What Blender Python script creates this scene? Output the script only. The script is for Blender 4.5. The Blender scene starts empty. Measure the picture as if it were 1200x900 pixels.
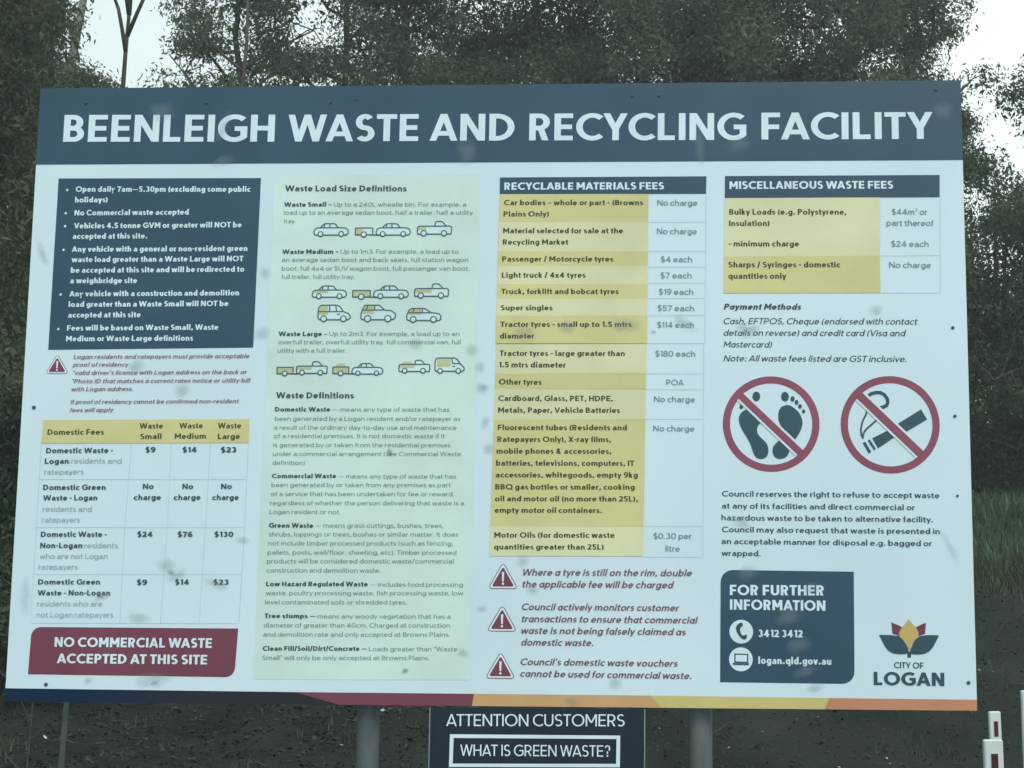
import bpy, math, random
import numpy as np
from mathutils import Vector, Matrix
from mathutils.geometry import delaunay_2d_cdt
random.seed(7)
rng = np.random.default_rng(7)
R = math.radians
scene = bpy.context.scene
COL = scene.collection

# ---------------------------------------------------------------- camera, sky, sun, exposure
cam = bpy.data.objects.new('camera', bpy.data.cameras.new('camera'))
COL.objects.link(cam)
cam.location = (0.6786, -5.7322, 1.5965)
cam.rotation_euler = (R(97.78688), R(-0.3956), R(2.56345))
cam.data.lens = 54.0
cam.data.sensor_width = 36.0
cam.data.shift_x = -0.08482
cam.data.shift_y = 0.02823
cam.data.clip_end = 2000
cam.data.dof.use_dof = False
scene.camera = cam
scene.view_settings.view_transform = 'Standard'
scene.view_settings.look = 'None'
scene.view_settings.exposure = 0.17
scene.view_settings.gamma = 1.0
scene.view_settings.use_curve_mapping = False
scene.render.engine = 'CYCLES'
scene.cycles.max_bounces = 6
scene.cycles.transparent_max_bounces = 24
scene.cycles.filter_width = 1.5

SUN_EL, SUN_AZ = 42.0, 160.0        # soft, from behind the camera and a little to the right
world = bpy.data.worlds.new("World")
scene.world = world
world.use_nodes = True
wn = world.node_tree
wn.nodes.clear()
out = wn.nodes.new('ShaderNodeOutputWorld')
sky = wn.nodes.new('ShaderNodeTexSky')
sky.sky_type = 'NISHITA'
sky.sun_disc = False
sky.sun_elevation = R(SUN_EL)
sky.sun_rotation = R(SUN_AZ)
b1 = wn.nodes.new('ShaderNodeBackground'); b1.inputs[1].default_value = 0.05
wn.links.new(sky.outputs[0], b1.inputs[0])
tc = wn.nodes.new('ShaderNodeTexCoord')
nz = wn.nodes.new('ShaderNodeTexNoise'); nz.inputs['Scale'].default_value = 1.6; nz.inputs['Detail'].default_value = 5
wn.links.new(tc.outputs['Generated'], nz.inputs['Vector'])
cr = wn.nodes.new('ShaderNodeValToRGB')      # overcast cloud deck
cr.color_ramp.elements[0].position = .3; cr.color_ramp.elements[0].color = (.64, .79, .79, 1)
cr.color_ramp.elements[1].position = .7; cr.color_ramp.elements[1].color = (1.05, 1.15, 1.14, 1)
# the deck is thinner, so brighter, to the right of the view
sx = wn.nodes.new('ShaderNodeSeparateXYZ'); wn.links.new(tc.outputs['Generated'], sx.inputs[0])
ma = wn.nodes.new('ShaderNodeMath'); ma.operation = 'MULTIPLY_ADD'; ma.inputs[1].default_value = .38
wn.links.new(sx.outputs[0], ma.inputs[0]); wn.links.new(nz.outputs[0], ma.inputs[2])
wn.links.new(ma.outputs[0], cr.inputs[0])
b2 = wn.nodes.new('ShaderNodeBackground'); b2.inputs[1].default_value = 1.0
wn.links.new(cr.outputs[0], b2.inputs[0])
mx = wn.nodes.new('ShaderNodeMixShader'); mx.inputs[0].default_value = .93
wn.links.new(b1.outputs[0], mx.inputs[1]); wn.links.new(b2.outputs[0], mx.inputs[2])
wn.links.new(mx.outputs[0], out.inputs[0])

sun = bpy.data.objects.new('sun', bpy.data.lights.new('sun', 'SUN'))
COL.objects.link(sun)
sun.data.energy = 1.5
sun.data.angle = R(25)
sun.data.color = (1.0, .99, .97)
sun.rotation_euler = (R(90 - SUN_EL), 0, R(180 - SUN_AZ))

# ---------------------------------------------------------------- print layout, metres from the lower left corner of the board
BW, BH = 3.6, 2.3823
TEXT_RUNS = [
 ('header', 'BEENLEIGH', 0.1031, 2.1637, 0.8386, 0.1092, -0.4, 'title', 'white', 0),
 ('header', 'WASTE', 0.9948, 2.1578, 0.5115, 0.1084, -0.16, 'title', 'white', 0),
 ('header', 'AND', 1.5507, 2.1567, 0.3306, 0.1079, -0.25, 'title', 'white', 0),
 ('header', 'RECYCLING', 1.9387, 2.1555, 0.8399, 0.1076, -0.31, 'title', 'white', 0),
 ('header', 'FACILITY', 2.8351, 2.1522, 0.6538, 0.1069, -0.22, 'title', 'white', 0),
 ('notice', 'Open daily 7am—5.30pm (excluding some public', 0.1644, 1.961, 0.6918, 0.022, -0.34, 'bold', 'white', 0),
 ('notice', 'holidays)', 0.164, 1.9181, 0.1299, 0.0219, 0.08, 'bold', 'white', 0),
 ('notice', 'No Commercial waste accepted', 0.165, 1.866, 0.4513, 0.0219, 0.16, 'bold', 'white', 0),
 ('notice', 'Vehicles 4.5 tonne GVM or greater will NOT be', 0.166, 1.8141, 0.6599, 0.0218, 0.12, 'bold', 'white', 0),
 ('notice', 'accepted at this site.', 0.1629, 1.7723, 0.2946, 0.0218, 0.1, 'bold', 'white', 0),
 ('notice', 'Any vehicle with a general or non-resident green', 0.1621, 1.7207, 0.6906, 0.0218, 0.07, 'bold', 'white', 0),
 ('notice', 'waste load greater than a Waste Large will NOT', 0.1634, 1.6799, 0.6748, 0.0217, 0.09, 'bold', 'white', 0),
 ('notice', 'be accepted at this site and will be redirected to', 0.163, 1.6375, 0.6804, 0.0217, 0.18, 'bold', 'white', 0),
 ('notice', 'a weighbridge site', 0.1626, 1.596, 0.2631, 0.0216, 0.02, 'bold', 'white', 0),
 ('notice', 'Any vehicle with a construction and demolition', 0.1618, 1.5439, 0.6648, 0.0216, 0.23, 'bold', 'white', 0),
 ('notice', 'load greater than a Waste Small will NOT be', 0.1614, 1.5026, 0.6252, 0.0215, 0.19, 'bold', 'white', 0),
 ('notice', 'accepted at this site', 0.1619, 1.4605, 0.2845, 0.0215, 0.24, 'bold', 'white', 0),
 ('notice', 'Fees will be based on Waste Small, Waste', 0.1602, 1.4095, 0.5911, 0.0214, 0.25, 'bold', 'white', 0),
 ('notice', 'Medium or Waste Large definitions', 0.159, 1.3676, 0.4959, 0.0214, 0.23, 'bold', 'white', 0),
 ('notice', '•', 0.1257, 1.9585, 0.01, 0.0202, -0.34, 'bold', 'white', 0),
 ('notice', '•', 0.1254, 1.8653, 0.0099, 0.0201, -0.3, 'bold', 'white', 0),
 ('notice', '•', 0.1255, 1.8134, 0.0099, 0.02, -0.27, 'bold', 'white', 0),
 ('notice', '•', 0.1244, 1.719, 0.0099, 0.0199, -0.23, 'bold', 'white', 0),
 ('notice', '•', 0.1225, 1.5422, 0.0099, 0.0198, -0.15, 'bold', 'white', 0),
 ('notice', '•', 0.1211, 1.406, 0.0098, 0.0197, -0.09, 'bold', 'white', 0),
 ('residency', 'Logan residents and ratepayers must provide acceptable', 0.1912, 1.2995, 0.6855, 0.016, 0.25, 'medium', 'maroon', 1),
 ('residency', 'proof of residency', 0.1901, 1.2693, 0.2185, 0.016, 0.2, 'medium', 'maroon', 1),
 ('residency', "*valid driver's licence with Logan address on the back or", 0.1937, 1.2374, 0.6766, 0.0159, 0.28, 'medium', 'maroon', 1),
 ('residency', '*Photo ID that matches a current rates notice or utility bill', 0.1919, 1.2047, 0.6928, 0.0159, 0.29, 'medium', 'maroon', 1),
 ('residency', 'with Logan address.', 0.1909, 1.1737, 0.2401, 0.0159, 0.43, 'medium', 'maroon', 1),
 ('residency', 'If proof of residency cannot be confirmed non-resident', 0.1891, 1.1243, 0.6538, 0.0159, 0.34, 'medium', 'maroon', 1),
 ('residency', 'fees will apply', 0.1891, 1.0926, 0.1699, 0.0158, 0.64, 'medium', 'maroon', 1),
 ('domestic', 'Domestic Fees', 0.1063, 1.0047, 0.2192, 0.0211, 0.31, 'semi', 'brown', 0),
 ('domestic', 'Waste', 0.4628, 1.0289, 0.0907, 0.021, 0.62, 'semi', 'brown', 0),
 ('domestic', 'Small', 0.4674, 0.9886, 0.0818, 0.021, 0.7, 'semi', 'brown', 0),
 ('domestic', 'Waste', 0.6168, 1.0299, 0.0905, 0.021, 0.62, 'semi', 'brown', 0),
 ('domestic', 'Medium', 0.6002, 0.9897, 0.1211, 0.021, 0.5, 'semi', 'brown', 0),
 ('domestic', 'Waste', 0.7652, 1.0301, 0.0903, 0.021, 0.63, 'semi', 'brown', 0),
 ('domestic', 'Large', 0.7669, 0.9891, 0.0849, 0.0209, 0.68, 'semi', 'brown', 0),
 ('domestic', 'Domestic Waste -', 0.1049, 0.9347, 0.2594, 0.0201, 0.31, 'semi', 'slate', 0),
 ('domestic', 'Logan', 0.1019, 0.8936, 0.0935, 0.0201, 0.66, 'semi', 'slate', 0),
 ('domestic', '$9', 0.49, 0.9381, 0.0386, 0.0201, 1.4, 'bold', 'slate', 0),
 ('domestic', '$14', 0.6332, 0.9383, 0.0543, 0.02, 1.03, 'bold', 'slate', 0),
 ('domestic', '$23', 0.7804, 0.9386, 0.0595, 0.02, 0.95, 'bold', 'slate', 0),
 ('domestic', 'Domestic Green', 0.1014, 0.7936, 0.2419, 0.02, 0.38, 'semi', 'slate', 0),
 ('domestic', 'Waste - Logan', 0.1037, 0.7537, 0.2092, 0.0199, 0.43, 'semi', 'slate', 0),
 ('domestic', 'No', 0.4862, 0.7982, 0.042, 0.0199, 1.35, 'semi', 'slate', 0),
 ('domestic', 'charge', 0.4531, 0.7566, 0.105, 0.0199, 0.66, 'semi', 'slate', 0),
 ('domestic', 'No', 0.6385, 0.7986, 0.0419, 0.0199, 1.36, 'semi', 'slate', 0),
 ('domestic', 'charge', 0.6071, 0.7571, 0.103, 0.0199, 0.67, 'semi', 'slate', 0),
 ('domestic', 'No', 0.7869, 0.7991, 0.0418, 0.0199, 1.36, 'semi', 'slate', 0),
 ('domestic', 'charge', 0.7546, 0.7576, 0.1019, 0.0198, 0.68, 'semi', 'slate', 0),
 ('domestic', 'residents and', 0.2042, 0.8956, 0.1955, 0.0201, 0.13, 'light', 'palegrey', 0),
 ('domestic', 'ratepayers', 0.1024, 0.8536, 0.1525, 0.02, 0.15, 'light', 'palegrey', 0),
 ('domestic', 'residents and', 0.1044, 0.7112, 0.1897, 0.0199, 0.21, 'light', 'palegrey', 0),
 ('domestic', 'ratepayers', 0.1049, 0.6706, 0.1457, 0.0199, 0.23, 'light', 'palegrey', 0),
 ('domestic', 'Domestic Waste -', 0.1028, 0.6154, 0.254, 0.0198, 0.25, 'semi', 'slate', 0),
 ('domestic', 'Non-Logan', 0.1026, 0.5733, 0.162, 0.0198, 0.27, 'semi', 'slate', 0),
 ('domestic', '$24', 0.4739, 0.6171, 0.0584, 0.0198, 0.25, 'bold', 'slate', 0),
 ('domestic', '$76', 0.6282, 0.6177, 0.0574, 0.0197, 0.25, 'bold', 'slate', 0),
 ('domestic', '$130', 0.7691, 0.6184, 0.0721, 0.0197, 0.25, 'bold', 'slate', 0),
 ('domestic', 'Domestic Green', 0.1025, 0.4362, 0.2373, 0.0196, 0.33, 'semi', 'slate', 0),
 ('domestic', 'Waste - Non-Logan', 0.1031, 0.3952, 0.2771, 0.0196, 0.35, 'semi', 'slate', 0),
 ('domestic', '$9', 0.4809, 0.4367, 0.0391, 0.0196, 0.33, 'bold', 'slate', 0),
 ('domestic', '$14', 0.6267, 0.4384, 0.0529, 0.0196, 0.33, 'bold', 'slate', 0),
 ('domestic', '$23', 0.7722, 0.4392, 0.0579, 0.0195, 0.33, 'bold', 'slate', 0),
 ('domestic', 'residents', 0.2725, 0.5741, 0.1284, 0.0197, 0.27, 'light', 'palegrey', 0),
 ('domestic', 'who are not Logan', 0.1031, 0.5329, 0.2614, 0.0197, 0.29, 'light', 'palegrey', 0),
 ('domestic', 'ratepayers', 0.1011, 0.4926, 0.1504, 0.0197, 0.31, 'light', 'palegrey', 0),
 ('domestic', 'residents who are', 0.1029, 0.3544, 0.2499, 0.0196, 0.37, 'light', 'palegrey', 0),
 ('domestic', 'not Logan ratepayers', 0.1035, 0.3136, 0.2939, 0.0195, 0.39, 'light', 'palegrey', 0),
 ('commercial', 'NO COMMERCIAL WASTE', 0.1784, 0.204, 0.5974, 0.0355, 0.03, 'bold', 'white', 0),
 ('commercial', 'ACCEPTED AT THIS SITE', 0.1905, 0.1434, 0.5699, 0.0354, -0.04, 'bold', 'white', 0),
 ('definitions', 'Waste Load Size Definitions', 0.9913, 1.9591, 0.4752, 0.023, -0.43, 'semi', 'slate', 0),
 ('definitions', 'Waste Small –', 0.9897, 1.897, 0.1848, 0.0176, -0.08, 'bold', 'slate', 0),
 ('definitions', 'Waste Medium –', 0.9888, 1.7095, 0.2191, 0.0175, -0.03, 'bold', 'slate', 0),
 ('definitions', 'Up to a 240L wheelie bin. For example, a', 1.1835, 1.8967, 0.5156, 0.0168, -0.31, 'light', 'greygreen', 0),
 ('definitions', 'load up to an average sedan boot, half a trailer, half a utility', 0.9893, 1.8656, 0.7364, 0.0168, -0.3, 'light', 'greygreen', 0),
 ('definitions', 'tray.', 0.9905, 1.832, 0.0466, 0.0168, -0.28, 'light', 'greygreen', 0),
 ('definitions', 'Up to 1m3. For example, a load up to', 1.2161, 1.7101, 0.4568, 0.0167, -0.23, 'light', 'greygreen', 0),
 ('definitions', 'an average sedan boot and back seats, full station wagon', 0.9891, 1.6784, 0.7222, 0.0167, -0.22, 'light', 'greygreen', 0),
 ('definitions', 'boot, full 4x4 or SUV wagon boot, full passenger van boot,', 0.9888, 1.6443, 0.7283, 0.0167, -0.2, 'light', 'greygreen', 0),
 ('definitions', 'full trailer, full utility tray.', 0.9885, 1.6118, 0.2857, 0.0166, -0.19, 'light', 'greygreen', 0),
 ('definitions', 'Waste Large –', 0.986, 1.3875, 0.1872, 0.0172, -0.09, 'bold', 'slate', 0),
 ('definitions', 'Up to 2m3. For example, a load up to an', 1.182, 1.388, 0.5008, 0.0164, -0.09, 'light', 'greygreen', 0),
 ('definitions', 'overfull trailer, overfull utility tray, full commercial van, full', 0.9863, 1.3561, 0.7015, 0.0164, -0.07, 'light', 'greygreen', 0),
 ('definitions', 'utility with a full trailer.', 0.9845, 1.3233, 0.2668, 0.0164, -0.06, 'light', 'greygreen', 0),
 ('definitions', 'Waste Definitions', 0.9849, 1.1467, 0.2989, 0.0229, -0.12, 'semi', 'slate', 0),
 ('definitions', 'Domestic Waste', 0.9823, 1.0957, 0.2124, 0.017, 0.04, 'bold', 'slate', 0),
 ('definitions', 'Commercial Waste', 0.9797, 0.8412, 0.2456, 0.0168, 0.15, 'bold', 'slate', 0),
 ('definitions', '— means any type of waste that has', 1.2043, 1.0959, 0.4461, 0.0162, -0.05, 'light', 'greygreen', 0),
 ('definitions', 'been generated by a Logan resident and/or ratepayer as', 0.9828, 1.0603, 0.7099, 0.0162, -0.0, 'light', 'greygreen', 0),
 ('definitions', 'a result of the ordinary day-to-day use and maintenance', 0.9818, 1.0265, 0.697, 0.0162, 0.01, 'light', 'greygreen', 0),
 ('definitions', 'of a residential premises. It is not domestic waste if it', 0.9815, 0.9941, 0.6542, 0.0162, 0.02, 'light', 'greygreen', 0),
 ('definitions', 'is generated by or taken from the residential premises', 0.9805, 0.9596, 0.6762, 0.0161, 0.04, 'light', 'greygreen', 0),
 ('definitions', 'under a commercial arrangement (see Commercial Waste', 0.9803, 0.9259, 0.7172, 0.0161, 0.06, 'light', 'greygreen', 0),
 ('definitions', 'definition)', 0.98, 0.8923, 0.1242, 0.0161, -0.2, 'light', 'greygreen', 0),
 ('definitions', '— means any type of waste that has', 1.234, 0.8411, 0.4469, 0.016, 0.06, 'light', 'greygreen', 0),
 ('definitions', 'been generated by or taken from any premises as part', 0.9794, 0.8077, 0.6826, 0.016, 0.11, 'light', 'greygreen', 0),
 ('definitions', 'of a service that has been undertaken for fee or reward,', 0.9784, 0.7735, 0.6958, 0.016, 0.13, 'light', 'greygreen', 0),
 ('definitions', 'regardless of whether the person delivering that waste is a', 0.9767, 0.7393, 0.7359, 0.016, 0.14, 'light', 'greygreen', 0),
 ('definitions', 'Logan resident or not.', 0.9758, 0.7059, 0.2704, 0.0159, 0.06, 'light', 'greygreen', 0),
 ('definitions', 'Green Waste', 0.9751, 0.6542, 0.1689, 0.0172, -0.02, 'bold', 'slate', 0),
 ('definitions', 'Low Hazard Regulated Waste', 0.9725, 0.4349, 0.3844, 0.0171, 0.22, 'bold', 'slate', 0),
 ('definitions', 'Tree stumps —', 0.9709, 0.3164, 0.1924, 0.017, 0.17, 'bold', 'slate', 0),
 ('definitions', 'Clean Fill/Soil/Dirt/Concrete —', 0.9685, 0.1958, 0.3913, 0.0169, 0.33, 'bold', 'slate', 0),
 ('definitions', '— means grass cuttings, bushes, trees,', 1.1531, 0.6549, 0.4838, 0.0165, 0.15, 'light', 'greygreen', 0),
 ('definitions', 'shrubs, loppings or trees, bushes or similar matter. It does', 0.9756, 0.6212, 0.7182, 0.0165, 0.19, 'light', 'greygreen', 0),
 ('definitions', 'not include timber processed products (such as fencing,', 0.9753, 0.5875, 0.6989, 0.0164, 0.21, 'light', 'greygreen', 0),
 ('definitions', 'pallets, posts, wall/floor, sheeting, etc). Timber processed', 0.9735, 0.5532, 0.7141, 0.0164, 0.22, 'light', 'greygreen', 0),
 ('definitions', 'products will be considered domestic waste/commercial', 0.9724, 0.5204, 0.7053, 0.0164, 0.24, 'light', 'greygreen', 0),
 ('definitions', 'construction and demolition waste.', 0.9722, 0.4861, 0.4307, 0.0164, 0.21, 'light', 'greygreen', 0),
 ('definitions', '— includes food processing', 1.3668, 0.4357, 0.3478, 0.0163, 0.21, 'light', 'greygreen', 0),
 ('definitions', 'waste, poultry processing waste, fish processing waste, low', 0.9723, 0.4015, 0.7436, 0.0163, 0.29, 'light', 'greygreen', 0),
 ('definitions', 'level contaminated soils or shredded tyres.', 0.9712, 0.3674, 0.5357, 0.0163, 0.29, 'light', 'greygreen', 0),
 ('definitions', 'means any woody vegetation that has a', 1.1708, 0.3163, 0.4992, 0.0162, 0.3, 'light', 'greygreen', 0),
 ('definitions', 'diameter of greater than 40cm. Charged at construction', 0.9691, 0.2818, 0.6992, 0.0162, 0.34, 'light', 'greygreen', 0),
 ('definitions', 'and demolition rate and only accepted at Browns Plains.', 0.9689, 0.2479, 0.7009, 0.0162, 0.36, 'light', 'greygreen', 0),
 ('definitions', 'Loads greater than “Waste', 1.3673, 0.1974, 0.3303, 0.0161, 0.31, 'light', 'greygreen', 0),
 ('definitions', 'Small” will only be only accepted at Browns Plains.', 0.9683, 0.162, 0.6275, 0.0161, 0.39, 'light', 'greygreen', 0),
 ('recyclable', 'RECYCLABLE MATERIALS FEES', 1.8456, 1.9593, 0.6155, 0.0285, -0.2, 'bold', 'white', 0),
 ('recyclable', 'Car bodies – whole or part - (Browns', 1.845, 1.8984, 0.5361, 0.0205, -0.31, 'semi', 'brown', 0),
 ('recyclable', 'Plains Only)', 1.8441, 1.8535, 0.1752, 0.0205, -0.29, 'semi', 'brown', 0),
 ('recyclable', 'Material selected for sale at the', 1.8436, 1.7875, 0.4608, 0.0204, -0.27, 'semi', 'brown', 0),
 ('recyclable', 'Recycling Market', 1.8428, 1.7428, 0.2527, 0.0204, -0.25, 'semi', 'brown', 0),
 ('recyclable', 'Passenger / Motorcycle tyres', 1.8415, 1.6763, 0.4262, 0.0203, -0.22, 'semi', 'brown', 0),
 ('recyclable', 'Light truck / 4x4 tyres', 1.8409, 1.6132, 0.3213, 0.0203, -0.19, 'semi', 'brown', 0),
 ('recyclable', 'Truck, forklift and bobcat tyres', 1.8404, 1.5494, 0.4484, 0.0202, -0.16, 'semi', 'brown', 0),
 ('recyclable', 'Super singles', 1.8391, 1.4859, 0.1981, 0.0201, -0.13, 'semi', 'brown', 0),
 ('recyclable', 'Tractor tyres - small up to 1.5 mtrs', 1.8386, 1.4217, 0.5001, 0.0201, -0.1, 'semi', 'brown', 0),
 ('recyclable', 'diameter', 1.837, 1.377, 0.1323, 0.02, -0.08, 'semi', 'brown', 0),
 ('recyclable', 'No charge', 2.4353, 1.8944, 0.1532, 0.022, -0.61, 'regular', 'grey', 0),
 ('recyclable', 'No charge', 2.4339, 1.7824, 0.1528, 0.0219, -0.56, 'regular', 'grey', 0),
 ('recyclable', '$4 each', 2.4493, 1.6725, 0.1191, 0.0218, -0.59, 'regular', 'grey', 0),
 ('recyclable', '$7 each', 2.4486, 1.6096, 0.1181, 0.0217, -0.56, 'regular', 'grey', 0),
 ('recyclable', '$19 each', 2.4419, 1.5462, 0.1308, 0.0216, -0.5, 'regular', 'grey', 0),
 ('recyclable', '$57 each', 2.4375, 1.4829, 0.1382, 0.0216, -0.45, 'regular', 'grey', 0),
 ('recyclable', '$114 each', 2.4361, 1.4183, 0.1387, 0.0215, -0.42, 'regular', 'grey', 0),
 ('recyclable', 'Tractor tyres - large greater than', 1.8375, 1.3098, 0.476, 0.0207, -0.17, 'semi', 'brown', 0),
 ('recyclable', '1.5 mtrs diameter', 1.8353, 1.2654, 0.2552, 0.0207, -0.25, 'semi', 'brown', 0),
 ('recyclable', 'Other tyres', 1.8363, 1.1995, 0.1625, 0.0206, -0.35, 'semi', 'brown', 0),
 ('recyclable', 'Cardboard, Glass, PET, HDPE,', 1.8344, 1.1367, 0.4354, 0.0206, -0.1, 'semi', 'brown', 0),
 ('recyclable', 'Metals, Paper, Vehicle Batteries', 1.8351, 1.0917, 0.461, 0.0205, -0.08, 'semi', 'brown', 0),
 ('recyclable', 'Fluorescent tubes (Residents and', 1.8352, 1.0254, 0.4873, 0.0205, -0.04, 'semi', 'brown', 0),
 ('recyclable', 'Ratepayers Only), X-ray films,', 1.834, 0.9806, 0.43, 0.0204, -0.04, 'semi', 'brown', 0),
 ('recyclable', 'mobile phones & accessories,', 1.8318, 0.9359, 0.4334, 0.0204, -0.01, 'semi', 'brown', 0),
 ('recyclable', 'batteries, televisions, computers, IT', 1.8306, 0.8904, 0.5204, 0.0203, 0.03, 'semi', 'brown', 0),
 ('recyclable', 'accessories, whitegoods, empty 9kg', 1.8303, 0.8459, 0.5342, 0.0203, 0.05, 'semi', 'brown', 0),
 ('recyclable', 'BBQ gas bottles or smaller, cooking', 1.8291, 0.8005, 0.5241, 0.0203, 0.07, 'semi', 'brown', 0),
 ('recyclable', 'oil and motor oil (no more than 25L),', 1.8288, 0.7562, 0.5369, 0.0202, 0.09, 'semi', 'brown', 0),
 ('recyclable', 'empty motor oil containers.', 1.8286, 0.713, 0.4025, 0.0202, 0.08, 'semi', 'brown', 0),
 ('recyclable', 'Motor Oils (for domestic waste', 1.8282, 0.6201, 0.4503, 0.0201, 0.13, 'semi', 'brown', 0),
 ('recyclable', 'quantities greater than 25L)', 1.8279, 0.5761, 0.4107, 0.02, 0.14, 'semi', 'brown', 0),
 ('recyclable', '$180 each', 2.4288, 1.3073, 0.1508, 0.0216, -0.42, 'regular', 'grey', 0),
 ('recyclable', 'POA', 2.4705, 1.1975, 0.0656, 0.0215, -0.86, 'regular', 'grey', 0),
 ('recyclable', 'No charge', 2.4243, 1.1331, 0.1541, 0.0215, -0.34, 'regular', 'grey', 0),
 ('recyclable', 'No charge', 2.4216, 1.0223, 0.1546, 0.0213, -0.28, 'regular', 'grey', 0),
 ('recyclable', '$0.30 per', 2.4234, 0.6189, 0.1427, 0.0209, -0.13, 'regular', 'grey', 0),
 ('recyclable', 'litre', 2.4682, 0.5725, 0.0532, 0.0209, -0.74, 'regular', 'grey', 0),
 ('warnings', 'Where a tyre is still on the rim, double', 1.9389, 0.48, 0.6278, 0.0244, 0.05, 'medium', 'maroondark', 1),
 ('warnings', 'the applicable fee will be charged', 1.9366, 0.4365, 0.5639, 0.0243, -0.04, 'medium', 'maroondark', 1),
 ('warnings', 'Council actively monitors customer', 1.9355, 0.3527, 0.5848, 0.0242, -0.06, 'medium', 'maroondark', 1),
 ('warnings', 'transactions to ensure that commercial', 1.9361, 0.3087, 0.6525, 0.0242, -0.12, 'medium', 'maroondark', 1),
 ('warnings', 'waste is not being falsely claimed as', 1.9352, 0.2656, 0.6086, 0.0241, -0.13, 'medium', 'maroondark', 1),
 ('warnings', 'domestic waste.', 1.9351, 0.2225, 0.2672, 0.0241, -0.04, 'medium', 'maroondark', 1),
 ('warnings', "Council's domestic waste vouchers", 1.9338, 0.1512, 0.5799, 0.024, -0.18, 'medium', 'maroondark', 1),
 ('warnings', 'cannot be used for commercial waste.', 1.9329, 0.1084, 0.6312, 0.0239, -0.3, 'medium', 'maroondark', 1),
 ('misc', 'MISCELLANEOUS WASTE FEES', 2.7114, 1.957, 0.6226, 0.0303, -0.18, 'bold', 'white', 0),
 ('misc', 'Bulky Loads (e.g. Polystyrene,', 2.71, 1.8564, 0.4455, 0.0219, -0.3, 'semi', 'brown', 0),
 ('misc', 'Insulation)', 2.7089, 1.8118, 0.1546, 0.0219, -0.28, 'semi', 'brown', 0),
 ('misc', '- minimum charge', 2.7077, 1.7318, 0.2669, 0.0218, -0.24, 'semi', 'brown', 0),
 ('misc', 'Sharps / Syringes - domestic', 2.7064, 1.6504, 0.4233, 0.0217, -0.21, 'semi', 'brown', 0),
 ('misc', 'quantities only', 2.7054, 1.6061, 0.2197, 0.0217, -0.19, 'semi', 'brown', 0),
 ('misc', '$44m³ or', 3.3276, 1.8541, 0.134, 0.0218, -0.69, 'regular', 'grey', 0),
 ('misc', 'part thereof', 3.3067, 1.8107, 0.1767, 0.0218, -0.57, 'regular', 'grey', 0),
 ('misc', '$24 each', 3.3227, 1.7292, 0.1406, 0.0217, -0.61, 'regular', 'grey', 0),
 ('misc', 'No charge', 3.3133, 1.6473, 0.1569, 0.0216, -0.53, 'regular', 'grey', 0),
 ('board', 'Payment Methods', 2.6873, 1.4875, 0.2926, 0.0224, -0.31, 'bold', 'dark', 1),
 ('board', 'Cash, EFTPOS, Cheque (endorsed with contact', 2.687, 1.4311, 0.7289, 0.0233, -0.25, 'regular', 'dark', 1),
 ('board', 'details on reverse) and credit card (Visa and', 2.6869, 1.3864, 0.6857, 0.0232, -0.24, 'regular', 'dark', 1),
 ('board', 'Mastercard)', 2.6858, 1.3418, 0.1835, 0.0232, -0.35, 'regular', 'dark', 1),
 ('board', 'Note: All waste fees listed are GST inclusive.', 2.6856, 1.2884, 0.685, 0.0231, -0.27, 'regular', 'dark', 1),
 ('board', 'Council reserves the right to refuse to accept waste', 2.6782, 0.7776, 0.804, 0.0204, -0.3, 'medium', 'dark', 0),
 ('board', 'at any of its facilities and direct commercial or', 2.678, 0.7326, 0.7137, 0.0204, -0.34, 'medium', 'dark', 0),
 ('board', 'hazardous waste to be taken to alternative facility.', 2.6761, 0.6885, 0.7806, 0.0203, -0.33, 'medium', 'dark', 0),
 ('board', 'Council may also request that waste is presented in', 2.6776, 0.6445, 0.8031, 0.0203, -0.29, 'medium', 'dark', 0),
 ('board', 'an acceptable manner for disposal e.g. bagged or', 2.6758, 0.6006, 0.7756, 0.0202, -0.35, 'medium', 'dark', 0),
 ('board', 'wrapped.', 2.6756, 0.5568, 0.1447, 0.0202, -0.38, 'medium', 'dark', 0),
 ('info', 'FOR FURTHER', 2.7059, 0.4119, 0.3453, 0.0377, 0.03, 'bold', 'white', 0),
 ('info', 'INFORMATION', 2.7057, 0.3588, 0.3506, 0.0376, -0.41, 'bold', 'white', 0),
 ('info', '3412 3412', 2.8095, 0.2596, 0.1628, 0.0268, -0.26, 'bold', 'white', 0),
 ('info', 'logan.qld.gov.au', 2.8088, 0.1621, 0.266, 0.0258, -0.36, 'bold', 'white', 0),
 ('logo', 'CITY OF', 3.3032, 0.1509, 0.1068, 0.0218, -0.55, 'medium', 'slate', 0),
 ('logo', 'LOGAN', 3.2286, 0.0896, 0.2552, 0.0474, -0.35, 'bold', 'navyink', 0),
 ('small', 'ATTENTION CUSTOMERS', 1.6614, -0.0736, 0.6579, 0.0433, 0.46, 'light', 'white', 0),
 ('small', 'WHAT IS GREEN WASTE?', 1.7152, -0.1802, 0.552, 0.0406, 0.23, 'light', 'white', 0),
]
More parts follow.
